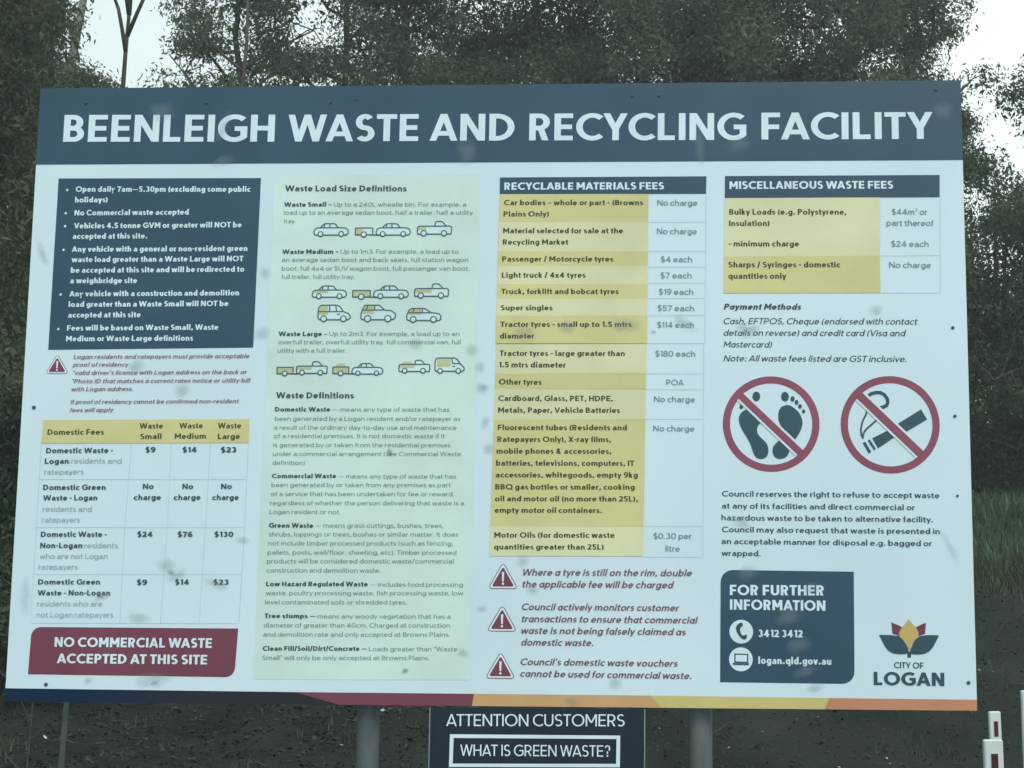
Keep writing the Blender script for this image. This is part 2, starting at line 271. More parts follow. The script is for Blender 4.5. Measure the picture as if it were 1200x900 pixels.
FILLS = [
 ('header_band', '', ((0.0, 2.3823), (3.6, 2.3823), (3.6, 2.0659), (0.0, 2.0721)), 'navy', None),
 ('notice_panel', '', ((0.0935, 2.0156), (0.8944, 2.0123), (0.8892, 1.3427), (0.0903, 1.3347)), 'navy', None),
 ('definitions_panel', '', ((0.9482, 2.0211), (1.7518, 2.0228), (1.7474, 0.0939), (0.9373, 0.0901)), 'palegreen', None),
 ('heading_cell', 'domestic', ((0.0862, 1.0618), (0.8857, 1.0669), (0.8856, 0.9754), (0.0842, 0.9714)), 'gold', None),
 ('no_waste_panel', '', ((0.0873, 0.277), (0.8728, 0.2766), (0.8652, 0.097), (0.0827, 0.1013)), 'crimson', ('TLBR', 0.035)),
 ('heading_cell', 'recyclable', ((1.8278, 2.0085), (2.6237, 2.0081), (2.622, 1.9397), (1.8281, 1.942)), 'navy', None),
 ('fee_cell', 'recyclable', ((1.8281, 1.942), (2.4016, 1.9394), (2.4008, 1.8295), (1.8267, 1.8316)), 'gold', None),
 ('fee_cell', 'recyclable', ((1.8267, 1.8316), (2.4008, 1.8295), (2.4001, 1.7139), (1.8252, 1.7155)), 'palegold', None),
 ('fee_cell', 'recyclable', ((1.8252, 1.7155), (2.4001, 1.7139), (2.3997, 1.6564), (1.8245, 1.6577)), 'gold', None),
 ('fee_cell', 'recyclable', ((1.8245, 1.6577), (2.3997, 1.6564), (2.3993, 1.5865), (1.8236, 1.5875)), 'palegold', None),
 ('fee_cell', 'recyclable', ((1.8236, 1.5875), (2.3993, 1.5865), (2.3989, 1.5301), (1.8229, 1.5308)), 'gold', None),
 ('fee_cell', 'recyclable', ((1.8229, 1.5308), (2.3989, 1.5301), (2.3985, 1.4645), (1.822, 1.465)), 'palegold', None),
 ('fee_cell', 'recyclable', ((1.822, 1.465), (2.3985, 1.4645), (2.3978, 1.3547), (1.8206, 1.3547)), 'gold', None),
 ('fee_cell', 'recyclable', ((1.824, 1.3572), (2.3957, 1.3565), (2.3941, 1.2396), (1.8222, 1.2408)), 'palegold', None),
 ('fee_cell', 'recyclable', ((1.8222, 1.2408), (2.3941, 1.2406), (2.3933, 1.1809), (1.8212, 1.1818)), 'gold', None),
 ('fee_cell', 'recyclable', ((1.8212, 1.1818), (2.3933, 1.1819), (2.3917, 1.064), (1.8193, 1.0644)), 'palegold', None),
 ('fee_cell', 'recyclable', ((1.8193, 1.0644), (2.3917, 1.0649), (2.3861, 0.6645), (1.8128, 0.6631)), 'gold', None),
 ('fee_cell', 'recyclable', ((1.8128, 0.6631), (2.3861, 0.6654), (2.3845, 0.5532), (1.811, 0.5513)), 'palegold', None),
 ('heading_cell', 'misc', ((2.6947, 2.0085), (3.5107, 2.0078), (3.5087, 1.9213), (2.6935, 1.9214)), 'navy', None),
 ('fee_cell', 'misc', ((2.6935, 1.9214), (3.2832, 1.9208), (3.2792, 1.6933), (2.6899, 1.6929)), 'palegold', None),
 ('fee_cell', 'misc', ((2.6899, 1.6929), (3.2792, 1.6933), (3.2784, 1.5496), (2.6875, 1.5504)), 'gold', None),
 ('info_panel', '', ((2.6723, 0.5047), (3.1624, 0.5005), (3.1589, 0.0919), (2.6688, 0.0943)), 'navy', ('TLBR', 0.045)),
 ('stripe', '', ((0.0, 0.049), (1.0927, 0.0446), (1.2603, 0.0), (0.0, 0.0)), 'stripe', None),
 ('stripe', '', ((1.0927, 0.0446), (1.7625, 0.0443), (1.7555, 0.0), (1.2603, 0.0)), 'crimson', None),
 ('stripe', '', ((1.7625, 0.0443), (2.4127, 0.0439), (2.4535, 0.0), (1.7555, 0.0)), 'orange', None),
 ('stripe', '', ((2.4127, 0.0439), (3.067, 0.0406), (3.0478, 0.0), (2.4535, 0.0)), 'yellow', None),
 ('stripe', '', ((3.067, 0.0406), (3.6, 0.0393), (3.6, 0.0), (3.0478, 0.0)), 'rust', None),
 ('small_panel', '', ((1.5972, -0.0037), (2.394, 0.0006), (2.3954, -0.4893), (1.5987, -0.4998)), 'nightnavy', None),
 ('ring', '', ((1.6759, -0.1031), (2.3031, -0.1017), (2.3024, -0.2155), (1.6745, -0.2211)), 'white', None),
 ('ring_in', '', ((1.69, -0.1165), (2.2894, -0.1141), (2.2886, -0.2034), (1.6881, -0.2087)), 'white', None),
]
HAIRLINES = [
 ('domestic', (0.0815, 0.8335, 0.8823, 0.8357), 0.0022),
 ('domestic', (0.4339, 0.972, 0.4236, 0.6461), 0.0022),
 ('domestic', (0.5878, 0.9722, 0.5868, 0.6467), 0.0022),
 ('domestic', (0.7386, 0.9734, 0.7331, 0.6474), 0.0022),
 ('domestic', (0.8848, 0.9754, 0.8825, 0.648), 0.0022),
 ('domestic', (0.0842, 0.9714, 0.0836, 0.6446), 0.0022),
 ('domestic', (0.0744, 0.6506, 0.878, 0.654), 0.0022),
 ('domestic', (0.0803, 0.4728, 0.8762, 0.4772), 0.0022),
 ('domestic', (0.0821, 0.2913, 0.8746, 0.2951), 0.0022),
 ('domestic', (0.4236, 0.6461, 0.4227, 0.2945), 0.0022),
 ('domestic', (0.5868, 0.6467, 0.577, 0.2931), 0.0022),
 ('domestic', (0.7331, 0.6474, 0.7238, 0.2941), 0.0022),
 ('domestic', (0.8825, 0.648, 0.8746, 0.2951), 0.0022),
 ('domestic', (0.0836, 0.6446, 0.0803, 0.2913), 0.0022),
 ('recyclable', (2.4011, 1.8287, 2.6187, 1.8284), 0.0022),
 ('recyclable', (2.4014, 1.7131, 2.6184, 1.713), 0.0022),
 ('recyclable', (2.4015, 1.6525, 2.6183, 1.6525), 0.0022),
 ('recyclable', (2.4017, 1.5904, 2.6181, 1.5905), 0.0022),
 ('recyclable', (2.4018, 1.5301, 2.618, 1.5303), 0.0022),
 ('recyclable', (2.402, 1.4638, 2.6178, 1.4641), 0.0022),
 ('recyclable', (2.622, 1.9397, 2.616, 1.3537), 0.0022),
 ('recyclable', (2.387, 1.3565, 2.6096, 1.3562), 0.0022),
 ('recyclable', (2.3873, 1.2406, 2.6094, 1.2405), 0.0022),
 ('recyclable', (2.3875, 1.1799, 2.6092, 1.1799), 0.0022),
 ('recyclable', (2.3878, 1.0669, 2.609, 1.0671), 0.0022),
 ('recyclable', (2.389, 0.6635, 2.608, 0.6644), 0.0022),
 ('recyclable', (2.3893, 0.5503, 2.6078, 0.5514), 0.0022),
 ('recyclable', (2.6116, 1.3582, 2.6068, 0.5514), 0.0022),
 ('misc', (3.2792, 1.6933, 3.507, 1.6933), 0.0022),
 ('misc', (3.2784, 1.5496, 3.5036, 1.549), 0.0022),
 ('misc', (3.5104, 1.9213, 3.5036, 1.549), 0.0022),
]
ICONS = [
 ('sedan', 0, 1.1087, 1.7743, 0.1362, 0.0556),
 ('trailer', 1, 1.2702, 1.7736, 0.0694, 0.038),
 ('sedan', 0, 1.3509, 1.7732, 0.1349, 0.0555),
 ('ute', 1, 1.5103, 1.7733, 0.1353, 0.0638),
 ('sedan', 2, 1.1099, 1.5298, 0.1354, 0.0542),
 ('trailer', 2, 1.2668, 1.5294, 0.0698, 0.0361),
 ('sedan', 0, 1.3478, 1.5291, 0.1364, 0.0541),
 ('ute', 2, 1.5049, 1.5295, 0.1338, 0.0616),
 ('van', 2, 1.1343, 1.4404, 0.1284, 0.0683),
 ('suv', 2, 1.2998, 1.4401, 0.1384, 0.0682),
 ('wagon', 2, 1.4766, 1.4405, 0.1351, 0.0546),
 ('trailer', 2, 0.9841, 1.2318, 0.0637, 0.0349),
 ('ute', 2, 1.0582, 1.2317, 0.1213, 0.0572),
 ('trailer', 3, 1.1994, 1.2317, 0.0628, 0.0364),
 ('sedan', 0, 1.2725, 1.2317, 0.1209, 0.0497),
 ('ute', 3, 1.4521, 1.239, 0.1213, 0.0556),
 ('cargo_van', 2, 1.5895, 1.239, 0.1159, 0.0637),
]
TOES = [
 (2.8085, 1.1542, 0.0145, 0.0182),
 (2.9157, 1.1534, 0.0145, 0.0181),
 (2.9437, 1.1447, 0.0077, 0.0104),
 (2.9589, 1.1318, 0.0068, 0.0095),
 (2.9715, 1.1163, 0.0068, 0.0086),
 (2.9848, 1.0973, 0.0059, 0.0078),
 (2.752, 1.1153, 0.0068, 0.0095),
]
DIRT = [
 (0.744, 2.081, 0.034, 0.014, 'l'),
 (0.921, 1.397, 0.033, 0.02, 'd'),
 (0.925, 1.634, 0.023, 0.02, 'd'),
 (1.515, 1.353, 0.026, 0.02, 'd'),
 (1.731, 1.333, 0.026, 0.02, 'd'),
 (1.765, 1.267, 0.016, 0.016, 'd'),
 (1.776, 1.185, 0.019, 0.016, 'd'),
 (1.932, 1.395, 0.039, 0.023, 'd'),
 (2.095, 1.421, 0.029, 0.02, 'd'),
 (2.319, 1.428, 0.036, 0.02, 'd'),
 (2.542, 1.434, 0.039, 0.016, 'd'),
 (2.422, 1.401, 0.013, 0.008, 'k'),
 (1.779, 1.192, 0.019, 0.016, 'd'),
 (1.788, 1.055, 0.016, 0.016, 'd'),
 (1.803, 0.951, 0.019, 0.016, 'd'),
 (1.934, 0.535, 0.016, 0.019, 'd'),
 (1.977, 0.427, 0.022, 0.016, 'd'),
 (2.284, 0.089, 0.016, 0.022, 'd'),
 (2.127, 0.02, 0.031, 0.015, 'd'),
 (0.048, 1.112, 0.01, 0.008, 'k'),
 (0.439, 1.268, 0.027, 0.023, 'd'),
 (0.619, 1.178, 0.023, 0.02, 'd'),
 (0.875, 0.606, 0.02, 0.013, 'd'),
 (0.607, 0.486, 0.023, 0.013, 'k'),
 (0.634, 0.474, 0.033, 0.019, 'd'),
 (0.593, 0.509, 0.033, 0.019, 'd'),
 (0.781, 0.443, 0.032, 0.013, 'd'),
 (0.564, 0.074, 0.023, 0.011, 'k'),
 (0.558, 0.084, 0.045, 0.019, 'd'),
 (0.315, 0.082, 0.016, 0.013, 'd'),
 (0.354, 0.395, 0.026, 0.013, 'd'),
 (0.498, 0.314, 0.029, 0.016, 'd'),
 (1.72, 0.193, 0.019, 0.013, 'd'),
 (1.505, 0.126, 0.016, 0.012, 'k'),
 (1.784, 0.357, 0.016, 0.013, 'd'),
 (2.768, 1.417, 0.029, 0.02, 'd'),
 (2.79, 1.401, 0.039, 0.02, 'd'),
 (1.427, 0.94, 0.016, 0.019, 'k'),
 (2.772, 0.495, 0.031, 0.025, 'l'),
 (2.921, 0.336, 0.044, 0.025, 'l'),
 (2.957, 0.231, 0.037, 0.022, 'l'),
 (2.981, 0.138, 0.028, 0.019, 'l'),
 (1.7, 2.112, 0.043, 0.034, 'l'),
 (3.529, 2.258, 0.032, 0.031, 'l'),
 (2.746, 2.131, 0.046, 0.024, 'l'),
 (0.492, 2.28, 0.041, 0.028, 'l'),
 (0.739, 2.215, 0.017, 0.055, 'l'),
 (2.598, 2.133, 0.016, 0.051, 'l'),
 (3.516, 0.596, 0.012, 0.057, 'l'),
 (0.057, 0.387, 0.016, 0.045, 'l'),
 (3.003, 0.437, 0.025, 0.016, 'l'),
 (3.259, 1.482, 0.019, 0.016, 'd'),
 (2.747, 0.681, 0.032, 0.016, 'd'),
 (0.047, 1.715, 0.014, 0.041, 'd'),
 (0.351, 0.389, 0.01, 0.006, 'k'),
 (3.015, 0.077, 0.022, 0.012, 'd'),
]
MARKS = {
 'warning': (((0.128, 1.3147), (0.172, 1.2436), (0.0874, 1.2437)), ((1.8631, 0.5247), (1.9166, 0.432), (1.8109, 0.4321)), ((1.8625, 0.3676), (1.9151, 0.2749), (1.809, 0.2757)), ((1.8592, 0.1957), (1.9116, 0.1024), (1.806, 0.103))),
 'ring1': (((2.863, 1.0499), (3.0436, 1.0501), (3.0165, 1.0501)),),
 'ring2': (((3.3056, 1.0478), (3.4892, 1.048), (3.4623, 1.048)),),
 'disc': (((2.7469, 0.2784), (2.7903, 0.2787)), ((2.7453, 0.1778), (2.7887, 0.1782))),
 'screw': (((0.1867, 2.3206), (0.1935, 2.3205)), ((0.6668, 2.3182), (0.6736, 2.3181)), ((1.1568, 2.3156), (1.1642, 2.3156)), ((1.2574, 2.3269), (1.2628, 2.3268)), ((2.3395, 2.3311), (2.3461, 2.331)), ((2.442, 2.3319), (2.4486, 2.3319)), ((3.5038, 2.3463), (3.5109, 2.3462)), ((3.5463, 1.4156), (3.5527, 1.4156)), ((3.5461, 1.0805), (3.5524, 1.0805)), ((3.5483, 0.7823), (3.5533, 0.7823)), ((3.5716, 0.1002), (3.5787, 0.1003)), ((0.0479, 1.1105), (0.0552, 1.1105)), ((0.1537, 0.0645), (0.1612, 0.0646))),
}
SHAPES = {
 'petal_left': ((3.2958, 0.3167), (3.312, 0.3101), (3.3272, 0.3035), (3.3357, 0.2988), (3.3268, 0.2854), (3.3228, 0.2748), (3.3255, 0.2663), (3.2998, 0.2747)),
 'petal_right': ((3.4222, 0.3157), (3.4048, 0.3088), (3.3893, 0.3011), (3.3835, 0.2982), (3.3928, 0.2858), (3.3955, 0.2754), (3.3924, 0.2667), (3.4184, 0.2746)),
 'gold': ((3.3593, 0.3296), (3.3695, 0.3153), (3.3836, 0.2991), (3.3928, 0.2858), (3.3955, 0.2744), (3.3885, 0.261), (3.3757, 0.2447), (3.3659, 0.2303), (3.3598, 0.2151), (3.3535, 0.2302), (3.3423, 0.2454), (3.3301, 0.2596), (3.3228, 0.2739), (3.3278, 0.2873), (3.3376, 0.3007), (3.3494, 0.3152)),
 'leaf_left': ((3.2509, 0.2705), (3.2729, 0.2707), (3.2968, 0.2699), (3.3226, 0.2662), (3.3377, 0.253), (3.3488, 0.2359), (3.3561, 0.2188), (3.3577, 0.2055), (3.3414, 0.2016), (3.3194, 0.2014), (3.3013, 0.2041), (3.2852, 0.2126), (3.2731, 0.2268), (3.2629, 0.2467)),
 'leaf_right': ((3.4689, 0.2702), (3.446, 0.271), (3.4222, 0.2708), (3.3963, 0.2668), (3.3816, 0.2533), (3.3717, 0.2361), (3.3637, 0.2189), (3.3615, 0.2046), (3.3767, 0.2009), (3.3996, 0.2011), (3.4169, 0.2041), (3.4323, 0.2128), (3.445, 0.2262), (3.457, 0.2472)),
 'stem': ((3.3521, 0.2112), (3.3674, 0.2104), (3.365, 0.1885), (3.3526, 0.1884)),
 'foot_left': ((2.7749, 1.105), (2.7902, 1.0998), (2.8054, 1.0886), (2.8173, 1.0757), (2.8248, 1.0611), (2.823, 1.0524), (2.8162, 1.0456), (2.811, 1.0344), (2.8109, 1.0206), (2.8168, 1.0069), (2.8277, 0.9949), (2.8404, 0.9829), (2.8487, 0.9692), (2.852, 0.9538), (2.8502, 0.9367), (2.8433, 0.9247), (2.8297, 0.9187), (2.8144, 0.9195), (2.8026, 0.928), (2.7951, 0.9434), (2.7893, 0.9622), (2.7826, 0.9794), (2.7725, 0.9982), (2.7616, 1.0154), (2.7523, 1.0326), (2.7456, 1.0498), (2.7423, 1.067), (2.7458, 1.0825), (2.7561, 1.0963)),
 'foot_right_top': ((2.9222, 1.1223), (2.9367, 1.1189), (2.9518, 1.1085), (2.9645, 1.0965), (2.9736, 1.0827), (2.9794, 1.0655), (2.9801, 1.0483), (2.9748, 1.0294), (2.9661, 1.0122), (2.9558, 0.9968), (2.9506, 0.9899), (2.9086, 1.0293), (2.8969, 1.0482), (2.8903, 1.0671), (2.8896, 1.0861), (2.8931, 1.1016), (2.9026, 1.1154)),
 'foot_right_heel': ((2.8981, 0.9881), (2.9283, 0.9608), (2.9307, 0.9505), (2.9264, 0.9368), (2.9161, 0.9248), (2.9008, 0.9188), (2.8856, 0.9196), (2.8738, 0.9282), (2.868, 0.9436), (2.869, 0.9607), (2.8784, 0.9744)),
 'cig': ((3.2381, 0.9964), (3.301, 1.0281), (3.325, 1.0033), (3.2593, 0.9588)),
 'cig2': ((3.3284, 1.0479), (3.4215, 1.1054), (3.4425, 1.0677), (3.3615, 1.0188)),
 'cig_a': ((3.2219, 0.9878), (3.2287, 0.9929), (3.2509, 0.9571), (3.244, 0.9511)),
 'cig_b': ((3.2032, 0.9784), (3.2126, 0.9835), (3.2338, 0.9451), (3.2245, 0.9391)),
 'smoke_top': ((3.2255, 1.1552), (3.2376, 1.1647), (3.2537, 1.169), (3.2715, 1.169), (3.2866, 1.1604), (3.2965, 1.1466), (3.2987, 1.1328), (3.2943, 1.1208), (3.2823, 1.1139), (3.2705, 1.1122)),
 'smoke_a': ((3.2205, 1.1035), (3.2177, 1.0881), (3.2072, 1.0675), (3.2001, 1.0486), (3.1973, 1.0297), (3.1978, 1.0126), (3.2035, 0.9972), (3.2045, 1.0074), (3.2098, 1.0212), (3.2219, 1.0357), (3.2407, 1.0512), (3.2544, 1.0641), (3.258, 1.0726)),
 'slash1': ((2.7419, 1.1447), (2.7565, 1.168), (2.9807, 0.9523), (2.9602, 0.9318)),
 'slash2': ((3.1855, 1.1431), (3.2062, 1.1664), (3.4265, 0.9506), (3.4034, 0.9267)),
 'phone': ((2.7383, 0.3081), (2.7499, 0.311), (2.7528, 0.2995), (2.745, 0.2937), (2.743, 0.2812), (2.7487, 0.2678), (2.7574, 0.264), (2.7652, 0.2699), (2.768, 0.2584), (2.7612, 0.2497), (2.7496, 0.2525), (2.7371, 0.2658), (2.7295, 0.2811), (2.7286, 0.2965)),
 'laptop_screen': ((2.7213, 0.1987), (2.7724, 0.1981), (2.7722, 0.1647), (2.7212, 0.1652)),
 'laptop_in': ((2.7261, 0.1939), (2.7676, 0.1933), (2.7674, 0.1694), (2.726, 0.1701)),
 'laptop_base': ((2.7134, 0.1642), (2.777, 0.1638), (2.7731, 0.1571), (2.7173, 0.1576)),
}

# ---------------------------------------------------------------- helpers
def link(o, parent=None):
    COL.objects.link(o)
    if parent is not None:
        o.parent = parent
    return o

def tag(o, label=None, cat=None, group=None, kind=None):
    for k, v in (('label', label), ('category', cat), ('group', group), ('kind', kind)):
        if v:
            o[k] = v
    return o

def empty(name, loc):
    o = bpy.data.objects.new(name, None); o.empty_display_size = .2; link(o); o.location = loc
    return o

def mesh_obj(name, verts, faces, mats, parent=None, fmat=None, smooth=False):
    me = bpy.data.meshes.new(name)
    me.from_pydata([tuple(v) for v in verts], [], [tuple(f) for f in faces])
    for m in (mats if isinstance(mats, (list, tuple)) else [mats]):
        me.materials.append(m)
    if fmat is not None:
        me.polygons.foreach_set('material_index', fmat)
    if smooth:
        me.polygons.foreach_set('use_smooth', [True] * len(me.polygons))
    me.update()
    return link(bpy.data.objects.new(name, me), parent)

def fast_mesh(name, V, F, mats, parent=None, fmat=None, smooth=False):
    """V (n,3) float array, F (m,k) int array, every face with k corners"""
    me = bpy.data.meshes.new(name)
    V = np.ascontiguousarray(V, dtype=np.float32); F = np.ascontiguousarray(F, dtype=np.int32)
    n, k = F.shape
    me.vertices.add(len(V)); me.vertices.foreach_set('co', V.ravel())
    me.loops.add(n * k); me.loops.foreach_set('vertex_index', F.ravel())
    me.polygons.add(n); me.polygons.foreach_set('loop_start', np.arange(0, n * k, k, dtype=np.int32))
    for m in (mats if isinstance(mats, (list, tuple)) else [mats]):
        me.materials.append(m)
    if fmat is not None:
        me.polygons.foreach_set('material_index', np.ascontiguousarray(fmat, dtype=np.int32))
    if smooth:
        me.polygons.foreach_set('use_smooth', np.ones(n, dtype=bool))
    me.update(calc_edges=True)
    return link(bpy.data.objects.new(name, me), parent)

class Geo:
    """collects boxes, tubes and discs for one mesh"""
    def __init__(s): s.v = []; s.f = []; s.m = []
    def add(s, vs, fs, m=0):
        b = len(s.v); s.v += [tuple(v) for v in vs]; s.f += [tuple(i + b for i in f) for f in fs]; s.m += [m] * len(fs)
    def box(s, a, b, m=0):
        (x0, y0, z0), (x1, y1, z1) = a, b
        s.add([(x0,y0,z0),(x1,y0,z0),(x1,y1,z0),(x0,y1,z0),(x0,y0,z1),(x1,y0,z1),(x1,y1,z1),(x0,y1,z1)],
              [(0,3,2,1),(4,5,6,7),(0,1,5,4),(1,2,6,5),(2,3,7,6),(3,0,4,7)], m)
    def bevel_box(s, a, b, e, m=0):
        """box with its four long vertical edges cut back by e"""
        (x0, y0, z0), (x1, y1, z1) = a, b
        ring = [(x0+e,y0),(x1-e,y0),(x1,y0+e),(x1,y1-e),(x1-e,y1),(x0+e,y1),(x0,y1-e),(x0,y0+e)]
        vs = [(x, y, z0) for x, y in ring] + [(x, y, z1 - e) for x, y in ring]
        cx, cy = (x0+x1)/2, (y0+y1)/2
        vs += [(cx + (x-cx)*(1-2*e/(x1-x0)), cy + (y-cy)*(1-2*e/(y1-y0)), z1) for x, y in ring]
        fs = [(i, (i+1) % 8, 8+(i+1) % 8, 8+i) for i in range(8)] + [(8+i, 8+(i+1) % 8, 16+(i+1) % 8, 16+i) for i in range(8)]
        s.add(vs, fs + [tuple(range(16, 24)), tuple(range(7, -1, -1))], m)
    def tube(s, pts, rad, n=8, m=0, cap=True):
        pts = [Vector(p) for p in pts]
        rings = []; up = Vector((.13, .21, .97))
        for i, p in enumerate(pts):
            d = (pts[min(i+1, len(pts)-1)] - pts[max(i-1, 0)]).normalized()
            a = d.cross(up if abs(d.dot(up)) < .9 else Vector((1, 0, 0))).normalized(); b = d.cross(a)
            r = rad[i] if isinstance(rad, (list, tuple)) else rad
            rings.append([p + (a*math.cos(2*math.pi*k/n) + b*math.sin(2*math.pi*k/n))*r for k in range(n)])
        vs = [v for r_ in rings for v in r_]
        fs = [(i*n+k, i*n+(k+1) % n, (i+1)*n+(k+1) % n, (i+1)*n+k) for i in range(len(pts)-1) for k in range(n)]
        if cap:
            fs += [tuple(range(n-1, -1, -1)), tuple(range((len(pts)-1)*n, len(pts)*n))]
        s.add(vs, fs, m)
    def build(s, name, mats, parent=None, smooth=False):
        return mesh_obj(name, s.v, s.f, mats, parent, s.m, smooth)

# ---------------------------------------------------------------- materials
def principled(name, col, rough=.5, spec=.4, metal=0.0):
    m = bpy.data.materials.new(name); m.use_nodes = True
    p = m.node_tree.nodes['Principled BSDF']
    p.inputs['Base Color'].default_value = (*col, 1); p.inputs['Roughness'].default_value = rough
    p.inputs['Specular IOR Level'].default_value = spec; p.inputs['Metallic'].default_value = metal
    return m, p

def mottled(name, c1, c2, scale, rough=.6, spec=.3, bump=0, metal=0, detail=6, lo=.35, hi=.65, stretch=None, island=False, transl=0):
    m, p = principled(name, c1, rough, spec, metal)
    t = m.node_tree; N = t.nodes; K = t.links
    tc = N.new('ShaderNodeTexCoord'); src = tc.outputs['Object']
    if stretch:
        mp = N.new('ShaderNodeMapping'); mp.inputs['Scale'].default_value = stretch; K.new(src, mp.inputs['Vector']); src = mp.outputs[0]
    nz = N.new('ShaderNodeTexNoise'); nz.inputs['Scale'].default_value = scale; nz.inputs['Detail'].default_value = detail
    K.new(src, nz.inputs['Vector'])
    cr = N.new('ShaderNodeValToRGB')
    cr.color_ramp.elements[0].position = lo; cr.color_ramp.elements[0].color = (*c1, 1)
    cr.color_ramp.elements[1].position = hi; cr.color_ramp.elements[1].color = (*c2, 1)
    K.new(nz.outputs[0], cr.inputs[0]); c = cr.outputs[0]
    if island:
        ge = N.new('ShaderNodeNewGeometry'); hs = N.new('ShaderNodeHueSaturation')
        mr = N.new('ShaderNodeMapRange'); mr.inputs['To Min'].default_value = .78; mr.inputs['To Max'].default_value = 1.22
        K.new(ge.outputs['Random Per Island'], mr.inputs['Value']); K.new(mr.outputs[0], hs.inputs['Value']); K.new(c, hs.inputs['Color'])
        c = hs.outputs[0]
    K.new(c, p.inputs['Base Color'])
    if bump:
        bp = N.new('ShaderNodeBump'); bp.inputs['Strength'].default_value = bump; bp.inputs['Distance'].default_value = .02
        n2 = N.new('ShaderNodeTexNoise'); n2.inputs['Scale'].default_value = scale*4; n2.inputs['Detail'].default_value = 8
        K.new(src, n2.inputs['Vector']); K.new(n2.outputs[0], bp.inputs['Height']); K.new(bp.outputs[0], p.inputs['Normal'])
    if transl:
        tr = N.new('ShaderNodeBsdfTranslucent'); K.new(c, tr.inputs[0])
        ms = N.new('ShaderNodeMixShader'); ms.inputs[0].default_value = transl
        K.new(p.outputs[0], ms.inputs[1]); K.new(tr.outputs[0], ms.inputs[2]); K.new(ms.outputs[0], N['Material Output'].inputs[0])
    return m

PRINT = dict(white=(.67,.81,.88), navy=(.031,.078,.122), palegreen=(.625,.78,.745), gold=(.645,.605,.285), palegold=(.69,.70,.43),
    crimson=(.185,.052,.085), orange=(.58,.36,.17), yellow=(.585,.515,.20), rust=(.53,.24,.135), nightnavy=(.010,.022,.034),
    slate=(.045,.085,.09), grey=(.20,.28,.30), greygreen=(.22,.32,.29), brown=(.055,.065,.022), maroon=(.26,.16,.19), maroondark=(.19,.095,.125),
    dark=(.045,.08,.092), navyink=(.035,.08,.105), ink=(.035,.085,.11), goldink=(.55,.42,.14), lineblue=(.075,.135,.145), maroonink=(.17,.045,.08),
    lightfill=(.63,.82,.84), load=(.50,.54,.32), hair=(.50,.64,.68), palegrey=(.36,.45,.47))
MAT = {}
for k, c in PRINT.items():
    c2 = tuple(min(1, x*1.07 + .004) for x in c)
    MAT[k] = mottled('print_' + k, tuple(x*.95 for x in c), c2, 3.0, rough=.38, spec=.30)
# white sheet: faint grime in streaks and patches
def sheet_material():
    m = mottled('white_sheet', (.60,.765,.83), (.665,.825,.89), 1.1, rough=.38, spec=.30, lo=.3, hi=.62, stretch=(1, 1, .8), detail=8)
    return m
MAT['sheet'] = sheet_material()
def stripe_material():
    m, p = principled('print_blue_to_plum', (.02,.05,.11), .6, .12)
    t = m.node_tree; N = t.nodes; K = t.links
    tc = N.new('ShaderNodeTexCoord'); sp = N.new('ShaderNodeSeparateXYZ'); K.new(tc.outputs['Object'], sp.inputs[0])
    mr = N.new('ShaderNodeMapRange'); mr.inputs['From Min'].default_value = -1.8; mr.inputs['From Max'].default_value = -.6
    K.new(sp.outputs[0], mr.inputs['Value'])
    cr = N.new('ShaderNodeValToRGB'); e = cr.color_ramp.elements
    e[0].color = (.005,.024,.058,1); e[1].color = (.026,.027,.038,1); e[0].position = .25; e[1].position = .6
    K.new(mr.outputs[0], cr.inputs[0]); K.new(cr.outputs[0], p.inputs['Base Color'])
    return m
MAT['stripe'] = stripe_material()
MAT['aluminium'] = mottled('aluminium_edge', (.10,.11,.12), (.16,.17,.18), 9, rough=.5, spec=.5)
MAT['galvanised'] = mottled('galvanised_steel', (.20,.24,.245), (.36,.41,.415), 9, rough=.36, spec=.5, metal=.55, stretch=(1, 1, .35))
MAT['screw'] = mottled('screw_head', (.05,.06,.065), (.10,.11,.12), 60, rough=.5)
MAT['post_white'] = mottled('white_post_paint', (.56,.62,.62), (.70,.76,.76), 9, rough=.5, bump=.1, stretch=(1, 1, .4))
MAT['reflector'] = mottled('red_reflector', (.045,.012,.018), (.085,.018,.026), 90, rough=.2, spec=.6)

# ---------------------------------------------------------------- union of flat polygons
def union2d(polys, eps=1e-5):
    vs = []; fs = []
    for p in polys:
        a = sum(p[i][0]*p[(i+1) % len(p)][1] - p[(i+1) % len(p)][0]*p[i][1] for i in range(len(p)))
        if abs(a) < 1e-12:
            continue
        if a < 0:
            p = p[::-1]
        b = len(vs); vs += [Vector((x, y)) for x, y in p]; fs.append(list(range(b, b + len(p))))
    r = delaunay_2d_cdt(vs, [], fs, 1, eps)
    tri = [tuple(f) for f, o in zip(r[2], r[5]) if len(o)]
    return [(v[0], v[1]) for v in r[0]], tri

def ellipse_pts(cx, cy, rx, ry, n=28):
    return [(cx + rx*math.cos(2*math.pi*i/n), cy + ry*math.sin(2*math.pi*i/n)) for i in range(n)]

def stroke_polys(pts, w, closed=False, rnd=True, sx=1.0):
    """ribbon of width w along pts, in metres"""
    out = []; n = len(pts)
    for i in range(n if closed else n-1):
        (x0, y0), (x1, y1) = pts[i], pts[(i+1) % n]
        dx, dy = x1-x0, y1-y0; l = math.hypot(dx, dy) or 1e-9; nx, ny = -dy/l*w/2, dx/l*w/2
        out.append([(x0+nx, y0+ny), (x0-nx, y0-ny), (x1-nx, y1-ny), (x1+nx, y1+ny)])
    if rnd:
        for i, (x, y) in enumerate(pts):
            out.append(ellipse_pts(x, y, w/2, w/2, 8))
    return out

